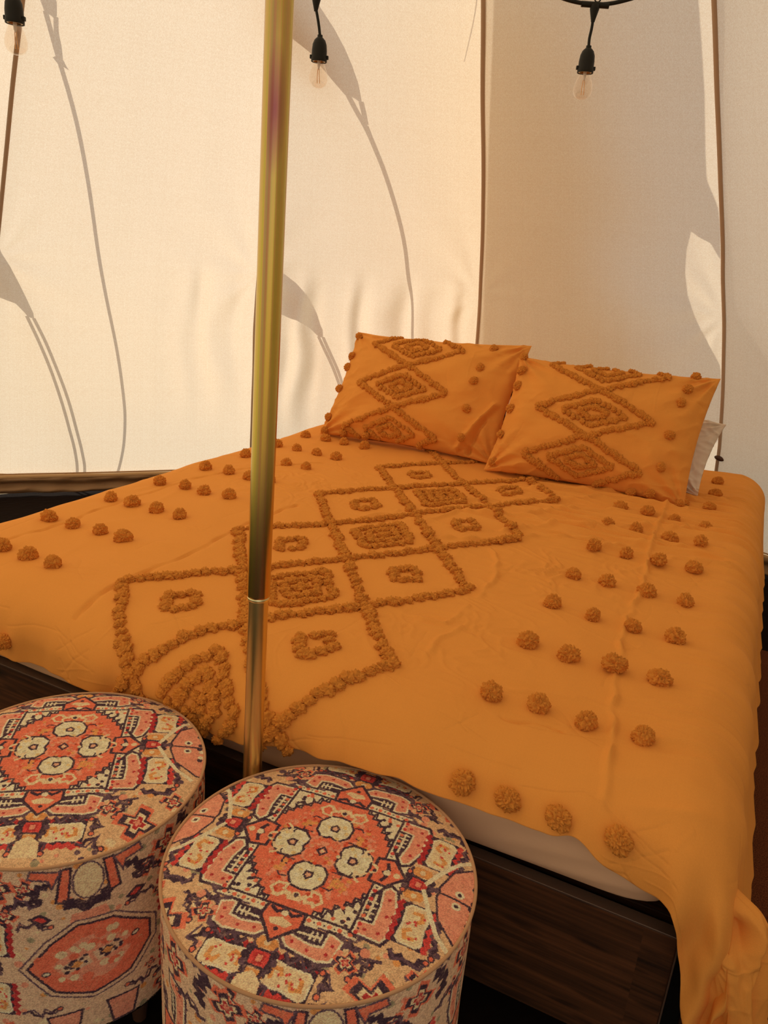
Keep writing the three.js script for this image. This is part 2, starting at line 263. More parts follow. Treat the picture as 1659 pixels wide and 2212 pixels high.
// ------------------------------------------------------------------ centre pole
{
  const poleMap = paint(512, 1024, (u, v) => {
    const st = n2(u * 34, v * 0.7) * 0.5 + n2(u * 90 + 4, v * 1.2) * 0.25, pat = n2(u * 5 + 20, v * 3.4), sp = Math.max(0, 1 - Math.hypot((u - 0.085) * 7, (v - 0.614) * 46));
    let r = 206 + st * 16 + pat * 6, g = 180 - st * 10 + pat * 14, b = 104 + st * 16 - pat * 20;
    const zone = smooth(u + 0.02 * n2(u * 20, v * 3), 0.02, 0.05) * (1 - smooth(u + 0.03 * n2(u * 20, v * 2 + 5), 0.16, 0.3)); r += 9 * zone; g -= 7 * zone; b -= 2 * zone; r = lerp(r, 150, sp * 0.7); g = lerp(g, 84, sp * 0.85); b = lerp(b, 92, sp * 0.6); return [r, g, b];
  });
  const zinc = P({ map: poleMap, metalness: 1, roughness: 0.24, iridescence: 1, iridescenceIOR: 1.9, iridescenceThicknessRange: [100, 330] });
  const byHeight = (geo) => { const p = geo.attributes.position, u = geo.attributes.uv; for (let i = 0; i < p.count; i++) u.setY(i, p.getY(i) / 4); return geo; };
  const g = group('tent_pole', PX, 0, PZ); tag(g, 'shiny yellow zinc tent pole standing between the stools and the bed', 'pole');
  const jy = 0.812;
  part('upper_tube', byHeight(lathe([[0.0172, jy + 0.002], [0.0181, jy], [0.0188, jy + 0.0012], [0.019, jy + 0.004], [0.019, 2.2], [0.019, 3.92]], 64)), zinc, g);
  part('lower_tube', byHeight(lathe([[0, 0.001], [0.0165, 0.001], [0.0168, 0.004], [0.0168, jy + 0.03]], 64)), P({ color: 0xe0c988, metalness: 1, roughness: 0.3, iridescence: 1, iridescenceIOR: 1.6, iridescenceThicknessRange: [100, 300] }), g);
  part('collar', lathe([[0.0166, jy - 0.006], [0.0180, jy - 0.0055], [0.0186, jy - 0.003], [0.0186, jy + 0.0005], [0.0168, jy + 0.001]], 64), P({ color: 0xf6eeb4, metalness: 1, roughness: 0.3 }), g);
  part('foot_plug', lathe([[0, 0], [0.022, 0], [0.022, 0.02], [0.0175, 0.024]], 32), M.plastic, g);
  g.rotation.z = -0.0045; g.rotation.x = -0.004;
}

// ------------------------------------------------------------------ bed: frame, mattress
const TOP = 0.593, PAT = 0.35;                          // height of the cover; half the width of its lozenge band
{
  const g = group('bed_frame'); tag(g, 'dark wood and black metal platform bed frame under the mattress', 'bed');
  const box = (x0, x1, y0, y1, z0, z1, r = 0.004) => { const b = new RoundedBoxGeometry(x1 - x0, y1 - y0, z1 - z0, 2, r); b.translate((x0 + x1) / 2, (y0 + y1) / 2, (z0 + z1) / 2); return b; };
  const uvm = (b, s = 0.9) => { const p = b.attributes.position, n = b.attributes.normal, u = b.attributes.uv; for (let i = 0; i < p.count; i++) u.setXY(i, (Math.abs(n.getX(i)) > 0.7 ? p.getZ(i) : p.getX(i)) / s, (Math.abs(n.getY(i)) > 0.7 ? p.getZ(i) : p.getY(i)) / (s * 0.5)); return b; };
  part('foot_board', uvm(box(-0.885, 0.953, 0.10, 0.372, 0.128, 0.152)), M.wood, g);
  for (const [x0, x1, y0, y1] of [[-0.886, 0.954, 0.3715, 0.3745], [0.9525, 0.9555, 0.10, 0.3745]]) part('edge_strip', box(x0, x1, y0, y1, 0.129, 0.1535, 0.001), P({ color: 0x6f5a4a, roughness: 0.4, metalness: 0.5 }), g);
  for (const x of [-0.93, 0.955]) for (const z of [-2.26, 0.106]) {
    const post = mergeGeometries([box(x, x + 0.042, 0, 0.388, z, z + 0.006, 0.002), box(x < 0 ? x : x + 0.036, x < 0 ? x + 0.006 : x + 0.042, 0, 0.388, z, z + 0.045, 0.002), box(x - 0.002, x + 0.044, 0, 0.012, z - 0.002, z + 0.047, 0.003)]);
    part('corner_post', post, M.black, g);
  }
  for (const x of [-0.935, 0.985]) {
    const rail = part('side_rail', uvm(box(x, x + 0.024, 0.12, 0.372, -2.23, 0.125)), M.wood, g);
    if (x > 0) {
      const cap = lathe([[0, 0.006], [0.010, 0.006], [0.0125, 0.004], [0.013, 0], [0, 0]], 28); cap.rotateX(Math.PI / 2); cap.translate(x + 0.0135, 0.232, 0.126);
      mesh('bolt_cap', cap, M.bolt, rail).userData.label = 'white bolt cap';
      mesh('slot', box(x + 0.0065, x + 0.0205, 0.2312, 0.2328, 0.131, 0.1326, 0.0003), M.dark, rail);
    }
  }
  part('head_rail', uvm(box(-0.885, 0.953, 0.12, 0.372, -2.27, -2.246)), M.wood, g);
  for (let i = 0; i < 12; i++) part('slat', box(-0.90, 0.972, 0.340, 0.356, -2.20 + i * 0.2, -2.11 + i * 0.2), M.wood, g);
  for (const x of [0.02]) for (const z of [-1.8, -0.3]) part('leg', box(x - 0.02, x + 0.02, 0, 0.34, z - 0.02, z + 0.02), M.black, g);

  const loop = (u, v) => {                              // u round the outline, v down the side (0 top centre .. 1 bottom centre)
    const a = u * tau, e = 0.07, cx = Math.cos(a), cz = Math.sin(a), k = Math.pow(Math.pow(Math.abs(cx), 26) + Math.pow(Math.abs(cz), 26), -1 / 26);
    const s = v < 0.3 ? v / 0.3 : v > 0.7 ? (1 - v) / 0.3 : 1, prof = v < 0.3 ? 0 : v > 0.7 ? 1 : (v - 0.3) / 0.4;
    const bulge = Math.sin(prof * Math.PI), inset = (1 - Math.pow(bulge, 0.5)) * 0.05;
    const x = cx * k * (0.925 - inset) * s, z = cz * k * (1.20 - inset) * s;
    const wr = z > 1.0 ? 0.0035 * ridged(n2(x * 2.2 + prof * 1.1, prof * 2.2)) : 0;
    let y = lerp(0.552, 0.376 + (z > 1.1 ? 0.014 * smooth(x, 0.2, 0.93) : 0), 0.5 - 0.5 * Math.cos(prof * Math.PI));
    return V(x + 0.03, y, z - 1.045 + wr);
  };
  const m = mesh('mattress', gridGeo(640, 60, loop, (u, v, q) => [q.x / 0.35, (q.y + q.z) / 0.35]), M.sheet); m.material.side = THREE.DoubleSide;
  tag(m, 'mattress in a plain beige fitted sheet showing below the mustard bedspread', 'mattress');
}

// ------------------------------------------------------------------ yarn tufts: a few shapes shared by every pompom and line
const puffs = [], poms = [];
{
  const blob = (detail, seed, freq, rough, flat) => {
    let g = new THREE.IcosahedronGeometry(1, detail); g.deleteAttribute('uv'); g.deleteAttribute('normal'); g = mergeVertices(g, 1e-4);
    const p = g.attributes.position, q = V(0, 0, 0);
    for (let i = 0; i < p.count; i++) {
      q.fromBufferAttribute(p, i); const s = seed * 13.7;
      const big = n3(q.x * 1.1 + s, q.y * 1.1, q.z * 1.1), loop = Math.abs(n3(q.x * freq + s, q.y * freq + big, q.z * freq)), fine = Math.abs(n3(q.x * freq * 2.2, q.y * freq * 2.2 + s, q.z * freq * 2.2));
      let r = 0.86 + 0.10 * big + rough * (Math.pow(loop, 0.7) * 0.9 + Math.pow(fine, 0.7) * 0.32 - 0.55);
      q.multiplyScalar(r); q.y = q.y < -0.3 ? -0.3 + (q.y + 0.3) * 0.3 : q.y; p.setXYZ(i, q.x, q.y * flat, q.z);
    }
    g.computeVertexNormals(); return g;
  };
  for (let i = 0; i < 5; i++) poms.push(blob(17, i + 1, 1.7, 0.36, 0.92));
  for (let i = 0; i < 6; i++) puffs.push(blob(9, i + 31, 1.0, 0.50, 0.95));
}
const mat4 = new THREE.Matrix4();
function stand(pos, normal, spin, sx, sy, sz) {        // a matrix that sets a tuft on a surface
  const y = normal.clone().normalize(), x = V(Math.cos(spin), 0, Math.sin(spin)); x.addScaledVector(y, -x.dot(y)).normalize(); const z = V(0, 0, 0).crossVectors(x, y);
  return new THREE.Matrix4().makeBasis(x.multiplyScalar(sx), y.clone().multiplyScalar(sy), z.multiplyScalar(sz)).setPosition(pos);
}
// a chain of puffs along lines given as surface parameters; surf(a, b) -> { p, n }
function chain(lines, surf, pitch, size, seed, keep) {
  const r = rng(seed), out = [];
  for (const pts of lines) for (let i = 0; i < pts.length - 1; i++) {
    const [a, b] = [pts[i], pts[i + 1]], A = surf(...a), B = surf(...b), L = A.p.distanceTo(B.p), n = Math.max(1, Math.round(L / pitch));
    for (let k = 0; k < n; k++) {
      const t = (k + 0.5 + (r() - 0.5) * 0.35) / n, u = lerp(a[0], b[0], t), v = lerp(a[1], b[1], t);
      if (keep && !keep(u, v)) { r(); r(); continue; }
      const s = surf(u, v), along = B.p.clone().sub(A.p).normalize(), spin = Math.atan2(along.z, along.x) + (r() - 0.5) * 1.1 + 0.5, side = V(0, 0, 0).crossVectors(along, s.n), z = size * (0.85 + 0.4 * r());
      const g = puffs[(r() * puffs.length) | 0].clone(), off = s.p.clone().addScaledVector(side, (r() - 0.5) * size * 0.7).addScaledVector(s.n, size * 0.16);
      const al = along.clone().applyAxisAngle(s.n, (r() - 0.5) * 1.2 + 0.55), y = s.n.clone(), zz = V(0, 0, 0).crossVectors(al, y).normalize(); al.crossVectors(y, zz);
      g.applyMatrix4(new THREE.Matrix4().makeBasis(al.multiplyScalar(z * 0.92), y.multiplyScalar(z * 0.92), zz.multiplyScalar(z * 1.25)).setPosition(off)); out.push(g);
    }
  }
  return out.length ? mergeGeometries(out) : null;
}

// ------------------------------------------------------------------ bedspread
const seg2 = (x, z, pts, w) => {                       // closeness (0..1) to a polyline on the bed
  let best = 1e9; for (let i = 0; i < pts.length - 1; i++) { const [ax, az] = pts[i], [bx, bz] = pts[i + 1], dx = bx - ax, dz = bz - az, t = clamp(((x - ax) * dx + (z - az) * dz) / (dx * dx + dz * dz), 0, 1), d = Math.hypot(x - ax - dx * t, z - az - dz * t); if (d < best) best = d; }
  return best > w * 3 ? 0 : Math.exp(-(best * best) / (w * w));
};
const bedLine = (pts) => pts.map(([x, y]) => { const q = onLevel(x, y, TOP); return [q.x, q.z]; });
const CREASE = [
  [bedLine([[1440, 1092], [1405, 1180], [1388, 1270], [1352, 1345], [1340, 1400], [1328, 1480], [1318, 1600], [1306, 1700]]), 0.006, 0.0055],
  [bedLine([[700, 1000], [560, 1010], [420, 1031], [253, 1084], [162, 1120], [15, 1168]]), 0.004, -0.0035],
  [bedLine([[640, 1092], [530, 1133], [430, 1190], [330, 1232], [230, 1275], [160, 1310]]), 0.005, -0.0045],
  [bedLine([[1010, 1110], [1120, 1118], [1250, 1105], [1400, 1118]]), 0.010, 0.006], [bedLine([[1090, 1150], [1200, 1140], [1330, 1150], [1500, 1148]]), 0.010, 0.006],
  [bedLine([[990, 1085], [1130, 1090], [1300, 1080], [1480, 1108]]), 0.010, 0.006], [bedLine([[930, 1162], [1060, 1170], [1150, 1163], [1300, 1172]]), 0.009, 0.006],
  [bedLine([[920, 1130], [1000, 1108], [1090, 1120]]), 0.009, 0.004], [bedLine([[890, 1122], [980, 1142], [1060, 1148]]), 0.008, 0.004],
  [bedLine([[1150, 1058], [1290, 1068], [1420, 1078], [1560, 1090]]), 0.010, 0.006], [bedLine([[1280, 1190], [1400, 1180], [1560, 1195]]), 0.008, 0.004],
  [bedLine([[1340, 1235], [1460, 1215], [1590, 1240]]), 0.008, 0.003], [bedLine([[1060, 1185], [1075, 1215], [1065, 1255], [1035, 1290]]), 0.007, 0.004],
  [bedLine([[900, 1330], [960, 1350], [1010, 1310]]), 0.006, 0.003], [bedLine([[920, 1420], [950, 1380], [1000, 1360]]), 0.006, 0.003], [bedLine([[860, 1105], [790, 1115], [740, 1108]]), 0.008, 0.003],
  [bedLine([[1085, 1546], [1150, 1560], [1215, 1578]]), 0.004, -0.003], [bedLine([[1100, 1490], [1250, 1510], [1420, 1560]]), 0.006, 0.002],
];
const footArc = [], sideArc = [];                       // (distance along the cloth, across, height) over the foot and side edges
{ const quarter = (rx, ry, drop, flare, list) => { let L = 0, px = 0, py = 0; list.push([0, 0, 0]); for (let i = 1; i <= 160; i++) { const f = i / 160 * Math.PI / 2, x = rx * Math.pow(Math.sin(f), 1.0), y = -ry * (1 - Math.cos(f)); L += Math.hypot(x - px, y - py); list.push([L, x, y]); px = x; py = y; } for (let i = 1; i <= 40; i++) { const y = -ry - drop * i / 40, x = rx + flare * (i / 40) * (0.6 + 0.4 * i / 40); L += Math.hypot(x - px, y - py); list.push([L, x, y]); px = x; py = y; } };
  quarter(0.165, 0.115, 0.5, 0.0, footArc); quarter(0.115, 0.115, 0.5, 0.13, sideArc); }
const arc = (list, d) => { if (d <= 0) return [d, 0]; let i = 1; while (i < list.length - 1 && list[i][0] < d) i++; const a = list[i - 1], b = list[i], t = (d - a[0]) / (b[0] - a[0]); return [lerp(a[1], b[1], t), lerp(a[2], b[2], t)]; };
const XR = 0.905, XL = -0.865, ZF = 0.06, ZH = -2.27;
function spread(a, b, rough = true) {                  // a across (metres, right +), b along (metres, towards the head +)
  const skew = b < 0 ? 0.12 * -b : 0;
  let x = a + skew * (1 - smooth(a, 0.45, XR - 0.02)) * smooth(a, XL, XL + 0.4), y = TOP, z = -b;
  if (a > XR) { const [h, v] = arc(sideArc, a - XR); x = XR + h; y += v; } else if (a < XL) { const [h, v] = arc(sideArc, XL - a); x = XL - h; y += v; }
  if (-b > ZF - 0.03) { const [h, v] = arc(footArc, -b - (ZF - 0.03)); z = ZF - 0.03 + h; y += v; }
  else if (b > -ZH) { const [h, v] = arc(sideArc, b + ZH); z = ZH - h; y += v; }
  const onTop = smooth(y, 0.42, 0.585);
  let h = 0.006 * n2(x * 1.3 + 4, z * 1.3) + 0.0025 * n2(x * 4, z * 3.4);
  if (rough) {
    for (const [pts, w, amp] of CREASE) h += 2.3 * amp * seg2(x + 0.006 * n2(x * 9, z * 9), z + 0.006 * n2(x * 9 + 7, z * 9), pts, w) * (0.65 + 0.5 * n2(x * 12, z * 12));
    const bands = smooth(x, -0.05, 0.45) * smooth(-z, 0.85, 1.05) * (1 - smooth(-z, 1.75, 2.0));
    h += bands * (0.013 * Math.pow(ridge(n2(x * 1.1 + 3, z * 9 + x * 0.9)), 3) + 0.011 * Math.pow(ridge(n2(x * 1.6 + 30, z * 15 - x * 1.1)), 4));
    h += smooth(x, 0.72, 0.95) * 0.007 * Math.pow(ridge(n2(x * 1.5, z * 13 + x * 3)), 3);
    for (const [cx, cz, cr] of [[0.46, -0.62, 0.2], [0.38, -0.18, 0.2], [0.56, -0.78, 0.18], [-0.45, -0.95, 0.25]]) { const w = Math.exp(-((x - cx) ** 2 + (z - cz) ** 2) / (cr * cr)); if (w > 0.03) h += w * 0.004 * Math.pow(ridge(n2(x * 13 + n2(x * 5, z * 5), z * 13)), 5); }
    h += 0.0018 * Math.pow(ridge(n2(x * 3.2 + z * 1.4, z * 2.6 - x * 2 + 9)), 7);
  }
  y += h * (0.25 + 0.75 * onTop);
  if (-b > 0.12) { const w = smooth(-b, 0.12, 0.3); z += w * (0.010 * n2(x * 5 + 1, 3) + 0.006 * n2(x * 11, b * 3)); y += w * 0.004 * n2(x * 6, 8);
    const pinch = Math.exp(-(((a - 0.772) / 0.018) ** 2)); z += w * 0.016 * pinch; const p2 = Math.exp(-(((a + 0.46) / 0.05) ** 2)); z -= w * 0.012 * p2; }
  { const c = smooth(-b, 0.14, 0.30) * smooth(a, 0.87, 0.94); z += c * 0.013 * Math.sin((a - 0.9) * 75 + n2(b * 6, 3) * 1.6); x += c * 0.006 * n2(b * 9, a * 3); }
  if (a > XR) x += 0.006 * smooth(a - XR, 0.03, 0.12) * n2(b * 7, 5) + 0.0015 * n2(b * 16, a * 4);
  return V(x, y, z);
}
const HEM = [[-1.4, 0.42], [-0.95, 0.36], [-0.6, 0.305], [-0.37, 0.292], [0.04, 0.282], [0.24, 0.252], [0.45, 0.226], [0.6, 0.214], [0.75, 0.228], [0.9, 0.27], [1.5, 0.27]];
const hemArc = (a) => { let k = 0; while (k < HEM.length - 2 && a > HEM[k + 1][0]) k++; const t = smooth(a, HEM[k][0], HEM[k + 1][0]); return -(lerp(HEM[k][1], HEM[k + 1][1], t) + 0.01 * n2(a * 3, 12) - 0.02 * Math.exp(-(((a - 0.77) / 0.03) ** 2)) + 0.16 * smooth(a, 0.925, 1.0)); };
function onSpread(a, b) { const e = 0.004, p = spread(a, b, false), q = spread(a + e, b, false), r = spread(a, b + e, false); return { p: spread(a, b), n: q.sub(p).cross(r.sub(p)).normalize() }; }
const bedspread = group('bedspread'); tag(bedspread, 'mustard bedspread with tufted lozenge lattice and rows of pompoms across the bed', 'bedspread');
{
  const aL = XL - 0.45, aR = XR + 0.50, bH = 2.27 + 0.26;
  part('cloth', gridGeo(520, 660, (u, v) => {
    const a = lerp(aL, aR, u), be = hemArc(a);
    if (v > 0.985) { const t = (v - 0.985) / 0.015, p = spread(a, be); p.z -= 0.014 * Math.sin(t * Math.PI / 2); p.y += 0.008 * Math.sin(t * Math.PI) * -0.5 + 0.01 * t; return p; }   // turned hem
    const vv = v / 0.985; return spread(a, vv < 0.86 ? lerp(bH, -0.02, vv / 0.86) : lerp(-0.02, be, (vv - 0.86) / 0.14));
  }, (u, v) => [lerp(aL, aR, u) / 0.12, lerp(bH, -0.3, v) / 0.12]), M.cloth, bedspread);
  // the gathered tail of cloth that hangs off the foot corner
  const ctr = [[0.93, 0.50, 0.08], [0.99, 0.475, 0.13], [1.018, 0.42, 0.15], [1.032, 0.36, 0.160], [1.050, 0.25, 0.150], [1.064, 0.12, 0.14], [1.070, 0.02, 0.135]].map((p) => V(...p));
  const spine = new THREE.CatmullRomCurve3(ctr);
  part('corner_tail', gridGeo(120, 120, (u, v) => {
    const c = spine.getPoint(v), open = smooth(v, 0.12, 0.3), ang = lerp(-2.75, 3.6, u), R = lerp(0.004, 0.058, smooth(v, 0, 0.3)) * (1 + 0.12 * Math.sin(v * 9));
    const fold = 1 + open * (0.26 * n2(ang * 0.9, v * 2.4 + 2) + 0.13 * Math.sin(ang * 4 + v * 5) + 0.12 * ridged(n2(ang * 1.6 + v * 3, v * 7))) - 0.3 * u * open;
    const pocket = 0.028 * Math.exp(-(((v - 0.27) / 0.05) ** 2)) * Math.exp(-(((ang - 1.3) / 0.55) ** 2));
    return V(c.x + Math.cos(ang) * R * fold * 0.95, c.y + 0.012 * Math.sin(ang * 2 + v * 6) * open, c.z + Math.sin(ang) * (R * fold * 0.62 - pocket));
  }, (u, v) => [u * 3, v * 5]), M.cloth, bedspread);

  // lozenge lattice: lines from one outer corner to the corner two rows on
  const s = 0.448, n = 10, foot = (a, b) => b > hemArc(a) - 0.005 && b < 1.75;
  let seed = 100;
  for (let k = -2; k <= 4; k++) for (const dir of [1, -1]) {
    const pts = []; for (let i = 0; i <= n; i++) { const t = i / n; pts.push([dir * lerp(-PAT, PAT, t), s * k + 2 * s * t]); }
    const g = chain([pts], onSpread, 0.0225, 0.0136, seed++, foot); if (g) part('tufted_line', g, M.yarn, bedspread);
  }
  const diamondPts = (cx, cy, hx, hy) => [[cx, cy - hy], [cx + hx, cy], [cx, cy + hy], [cx - hx, cy], [cx, cy - hy]];
  for (let k = -1; k <= 3; k++) for (const side of [-1, 1]) {
    const g = chain([diamondPts(side * PAT / 2, k * s, 0.042, 0.054)], onSpread, 0.0205, 0.0126, seed++, foot); if (g) part('small_lozenge', g, M.yarn, bedspread);
  }
  for (let k = -1; k <= 2; k++) {
    const c = [0, (k + 0.5) * s], g = chain([diamondPts(...c, 0.092, 0.118), diamondPts(...c, 0.050, 0.064), diamondPts(...c, 0.012, 0.016)], onSpread, 0.0205, 0.0126, seed++, foot); if (g) part('large_lozenge', g, M.yarn, bedspread);
  }
  // pompoms, four to a row on either side
  const r = rng(77), dv = 0.2292;
  for (let row = -1; row <= 9; row++) for (const side of [0, 1]) for (let c = 0; c < 4; c++) {
    const a = (side ? 0.552 : -0.8185) + c * 0.0926 + (r() - 0.5) * 0.012, b = (side ? 0.0193 : -0.023) + row * dv + (row === -1 && side ? 0.018 : 0) + (r() - 0.5) * 0.012;
    const q = onSpread(a, b), z = 0.0205 + r() * 0.0035, m = part('pompom', poms[(r() * 5) | 0], M.yarn, bedspread);
    m.applyMatrix4(stand(q.p.addScaledVector(q.n, z * 0.34), q.n, r() * 6.3, z * (0.95 + 0.25 * r()), z * 1.15, z * (0.9 + 0.2 * r())));
  }
}

// ------------------------------------------------------------------ pillows
function pillow(name, label, bl, br, tl, tr, thick, mat, opts = {}) {
  const g = group(name); tag(g, label, 'pillow', opts.group);
  const B = [bl, br, tl, tr].map((p) => V(...p)), at = (s, t) => { const u = (s + 1) / 2, v = (t + 1) / 2; return B[0].clone().multiplyScalar((1 - u) * (1 - v)).addScaledVector(B[1], u * (1 - v)).addScaledVector(B[2], (1 - u) * v).addScaledVector(B[3], u * v); };
  const ex = B[1].clone().sub(B[0]).normalize(), ey = B[2].clone().sub(B[0]).normalize(), nrm = ex.clone().cross(ey).normalize(), k = opts.seed ?? 1;
  const surf = (s, t, sign = 1, rough = true) => {
    const pinch = 0.05, s2 = s * (1 - pinch * (1 - t * t)), t2 = t * (1 - pinch * 1.3 * (1 - s * s)), p = at(s2, t2);
    const f = Math.pow(Math.max(0, 1 - Math.pow(Math.abs(s), 2.6)), 0.55) * Math.pow(Math.max(0, 1 - Math.pow(Math.abs(t), 2.4)), 0.55);
    let h = thick / 2 * f;
    if (rough) {
      const edge = 1 - f;
      h += 0.008 * n2(s * 1.6 + k * 9, t * 1.6) * f + 0.0065 * Math.pow(ridged(n2(s * 2.6 + k * 4 + t, t * 3.4)), 4) * (0.3 + edge);
      for (const [cs, ct] of [[1, 1], [1, -1], [-1, 1], [-1, -1]]) { const d = Math.hypot((s - cs) * 1.3, t - ct), a = Math.atan2(t - ct, (s - cs) * 1.3); h += 0.013 * Math.exp(-d / 0.5) * Math.sin(a * 12 + k) * smooth(d, 0.02, 0.2) * smooth(1 - Math.max(Math.abs(s), Math.abs(t)), 0, 0.1); }
      if (opts.crease) for (const [p0, p1, w, amp] of opts.crease) h += 2.3 * amp * seg2(s, t, [p0, p1], w);
    }
    return p.addScaledVector(nrm, sign * h);
  };
  const e = (x) => Math.sin(x * Math.PI / 2);           // closer rows near the edge
  const face = (sign) => gridGeo(110, 80, (u, v) => surf(e(2 * u - 1) * sign, e(2 * v - 1), sign), (u, v) => [e(2 * u - 1) * 3, e(2 * v - 1) * 2]);
  part('cover', mergeGeometries([face(1), face(-1)]), mat, g);
  const on = (s, t) => { const d = 0.01, p = surf(s, t, 1, false), n = surf(s + d, t, 1, false).sub(p).cross(surf(s, t + d, 1, false).sub(p)).normalize(); return { p: surf(s, t), n }; };
  return { g, on, surf };
}
function tuftPillow(P0, s0, t0, hs, ht, poms_, seed) {
  const D = (cs, ct, k) => { const o = [], c = [[cs, ct - ht * k], [cs + hs * k, ct], [cs, ct + ht * k], [cs - hs * k, ct], [cs, ct - ht * k]]; for (let i = 0; i < 4; i++) for (let j = 0; j < 6; j++) o.push([lerp(c[i][0], c[i + 1][0], j / 6), lerp(c[i][1], c[i + 1][1], j / 6)]); o.push(c[4]); return o; };
  const keep = (s, t) => Math.abs(s) < 0.99 && Math.abs(t) < 0.985;
  for (const i of [-1, 0, 1]) {
    const ct = t0 + i * ht * 2;
    part('tufted_lozenge', chain([D(s0, ct, 1)], P0.on, 0.0145, 0.0112, seed + i, keep), M.yarn, P0.g);
    part('inner_lozenge', chain([D(s0, ct, 0.54), D(s0, ct, 0.25)], P0.on, 0.0140, 0.0100, seed + i + 9, keep), M.yarn, P0.g);
  }
  const r = rng(seed + 50);
  for (const [s, t] of poms_) { const q = P0.on(s, t), z = 0.0165 + 0.003 * r(), m = part('pompom', poms[(r() * 5) | 0], M.yarn, P0.g); m.applyMatrix4(stand(q.p.addScaledVector(q.n, z * 0.26), q.n, r() * 6.3, z, z, z * 1.15)); }
}
{
  const left = pillow('pillow', 'left mustard pillow with tufted lozenges, leaning nearest the tent pole', [-0.80, 0.597, -1.66], [0.005, 0.600, -1.68], [-0.755, 1.03, -1.88], [0.04, 1.066, -1.88], 0.19, M.cloth, { seed: 2, group: null, crease: [[[0.62, -0.9], [0.9, -0.1], 0.03, 0.012], [[0.72, -0.95], [0.84, -0.35], 0.02, -0.010]] });
  tuftPillow(left, -0.17, -0.04, 0.54, 0.40, [[-0.95, 0.9], [-0.96, 0.5], [-0.97, 0.28], [-0.96, -0.15], [-0.95, -0.7], [0.66, 0.86], [0.62, 0.48], [0.62, 0.22], [0.63, -0.25], [0.66, -0.75], [-0.93, -0.95], [-0.7, -0.95], [-0.42, -0.96]], 300);
  const right = pillow('pillow', 'right mustard pillow with tufted lozenges, leaning in front of a plain pale pillow', [-0.005, 0.597, -1.585], [0.745, 0.597, -1.60], [0.02, 1.025, -1.80], [0.765, 1.035, -1.84], 0.20, M.cloth, { seed: 5, crease: [[[-0.9, 0.25], [-0.2, 0.15], 0.03, 0.002], [[0.2, -0.1], [0.9, -0.3], 0.03, 0.002]] });
  tuftPillow(right, -0.04, 0.10, 0.60, 0.40, [[-0.95, 0.98], [-0.93, 0.72], [-0.93, 0.45], [-0.94, 0.05], [-0.95, -0.4], [-0.93, -0.86], [0.78, 0.97], [0.76, 0.72], [0.75, 0.48], [0.74, -0.05], [0.73, -0.55], [0.5, -0.97], [0.68, -0.94], [0.95, -0.97]], 400);
  const white = pillow('pillow', 'plain pale pillow peeping out behind the right mustard pillow', [0.16, 0.603, -1.80], [0.775, 0.603, -1.78], [0.18, 0.93, -1.98], [0.815, 0.86, -1.92], 0.15, M.white, { seed: 8 });
}

// ------------------------------------------------------------------ two round stools in a printed carpet cloth
const INK = { cream: '#fae3b8', tan: '#f1c49c', peach: '#fcd6a4', coral: '#fb7a5a', coral2: '#fc9d7c', red: '#df4c46', deep: '#c23a3c', navy: '#4a3742', navy2: '#6a505a', sage: '#a99b78', straw: '#f8e6ba', orange: '#f2a05c' };
function carpet(w, h, unit, draw, seed) {              // draw(ctx) in pattern units, then worn and woven per pixel
  const c = document.createElement('canvas'); c.width = w; c.height = h; const x = c.getContext('2d');
  x.scale(unit, unit); x.lineJoin = 'miter'; x.lineCap = 'butt'; draw(x, w / unit, h / unit);
  const src = x.getImageData(0, 0, w, h).data, r = rng(seed);
  const kn = Array.from({ length: 7919 }, () => (r() - 0.5) * 0.24), at = (i, j) => (((j % h) + h) % h * w + ((i % w) + w) % w) * 4;
  return paint(w, h, (u, v, i, j) => {
    const q = 5, gi = Math.floor(i / q), gj = Math.floor(j / q);              // stair-stepped edges of knots
    const dx = n2(gi * 0.9, gj * 0.9 + seed) * 3.6 + (r() - 0.5) * 3.6, dy = n2(gi * 0.9 + 70, gj * 0.9 + seed) * 3.6 + (r() - 0.5) * 3.6, k = at(Math.round(i + dx), Math.round(j + dy));
    const thread = ((Math.floor(i / 4) + Math.floor(j / 4)) & 1 ? 0.05 : -0.05) + kn[(Math.floor(i / 5 + j / 9) * 131 + Math.floor(j / 5) * 977) % kn.length] + (r() - 0.5) * 0.26 + n2(i * 0.02, j * 0.02 + 5) * 0.05, wear = Math.max(0, n2(i * 0.012, j * 0.012 + seed) * 0.5 + n2(i * 0.06, j * 0.06) * 0.5 - 0.1) * 0.42 + Math.max(0, n2(gi * 0.55, gj * 0.55) - 0.35) * 0.35, b = [240, 194, 144];
    return [0, 1, 2].map((n) => clamp(lerp(src[k + n], b[n], clamp(wear, 0, 0.6)) * (1 + thread), 0, 255));
  });
}
const poly = (x, pts, fill, line, lw = 0.014) => { x.beginPath(); pts.forEach((p, i) => i ? x.lineTo(...p) : x.moveTo(...p)); x.closePath(); if (fill) { x.fillStyle = fill; x.fill(); } if (line) { x.strokeStyle = line; x.lineWidth = lw; x.stroke(); } };
const pline = (x, pts, color, lw) => { x.beginPath(); pts.forEach((p, i) => i ? x.lineTo(...p) : x.moveTo(...p)); x.strokeStyle = color; x.lineWidth = lw; x.stroke(); };
const dot = (x, cx, cy, r, color) => { x.beginPath(); x.arc(cx, cy, r, 0, tau); x.fillStyle = color; x.fill(); };
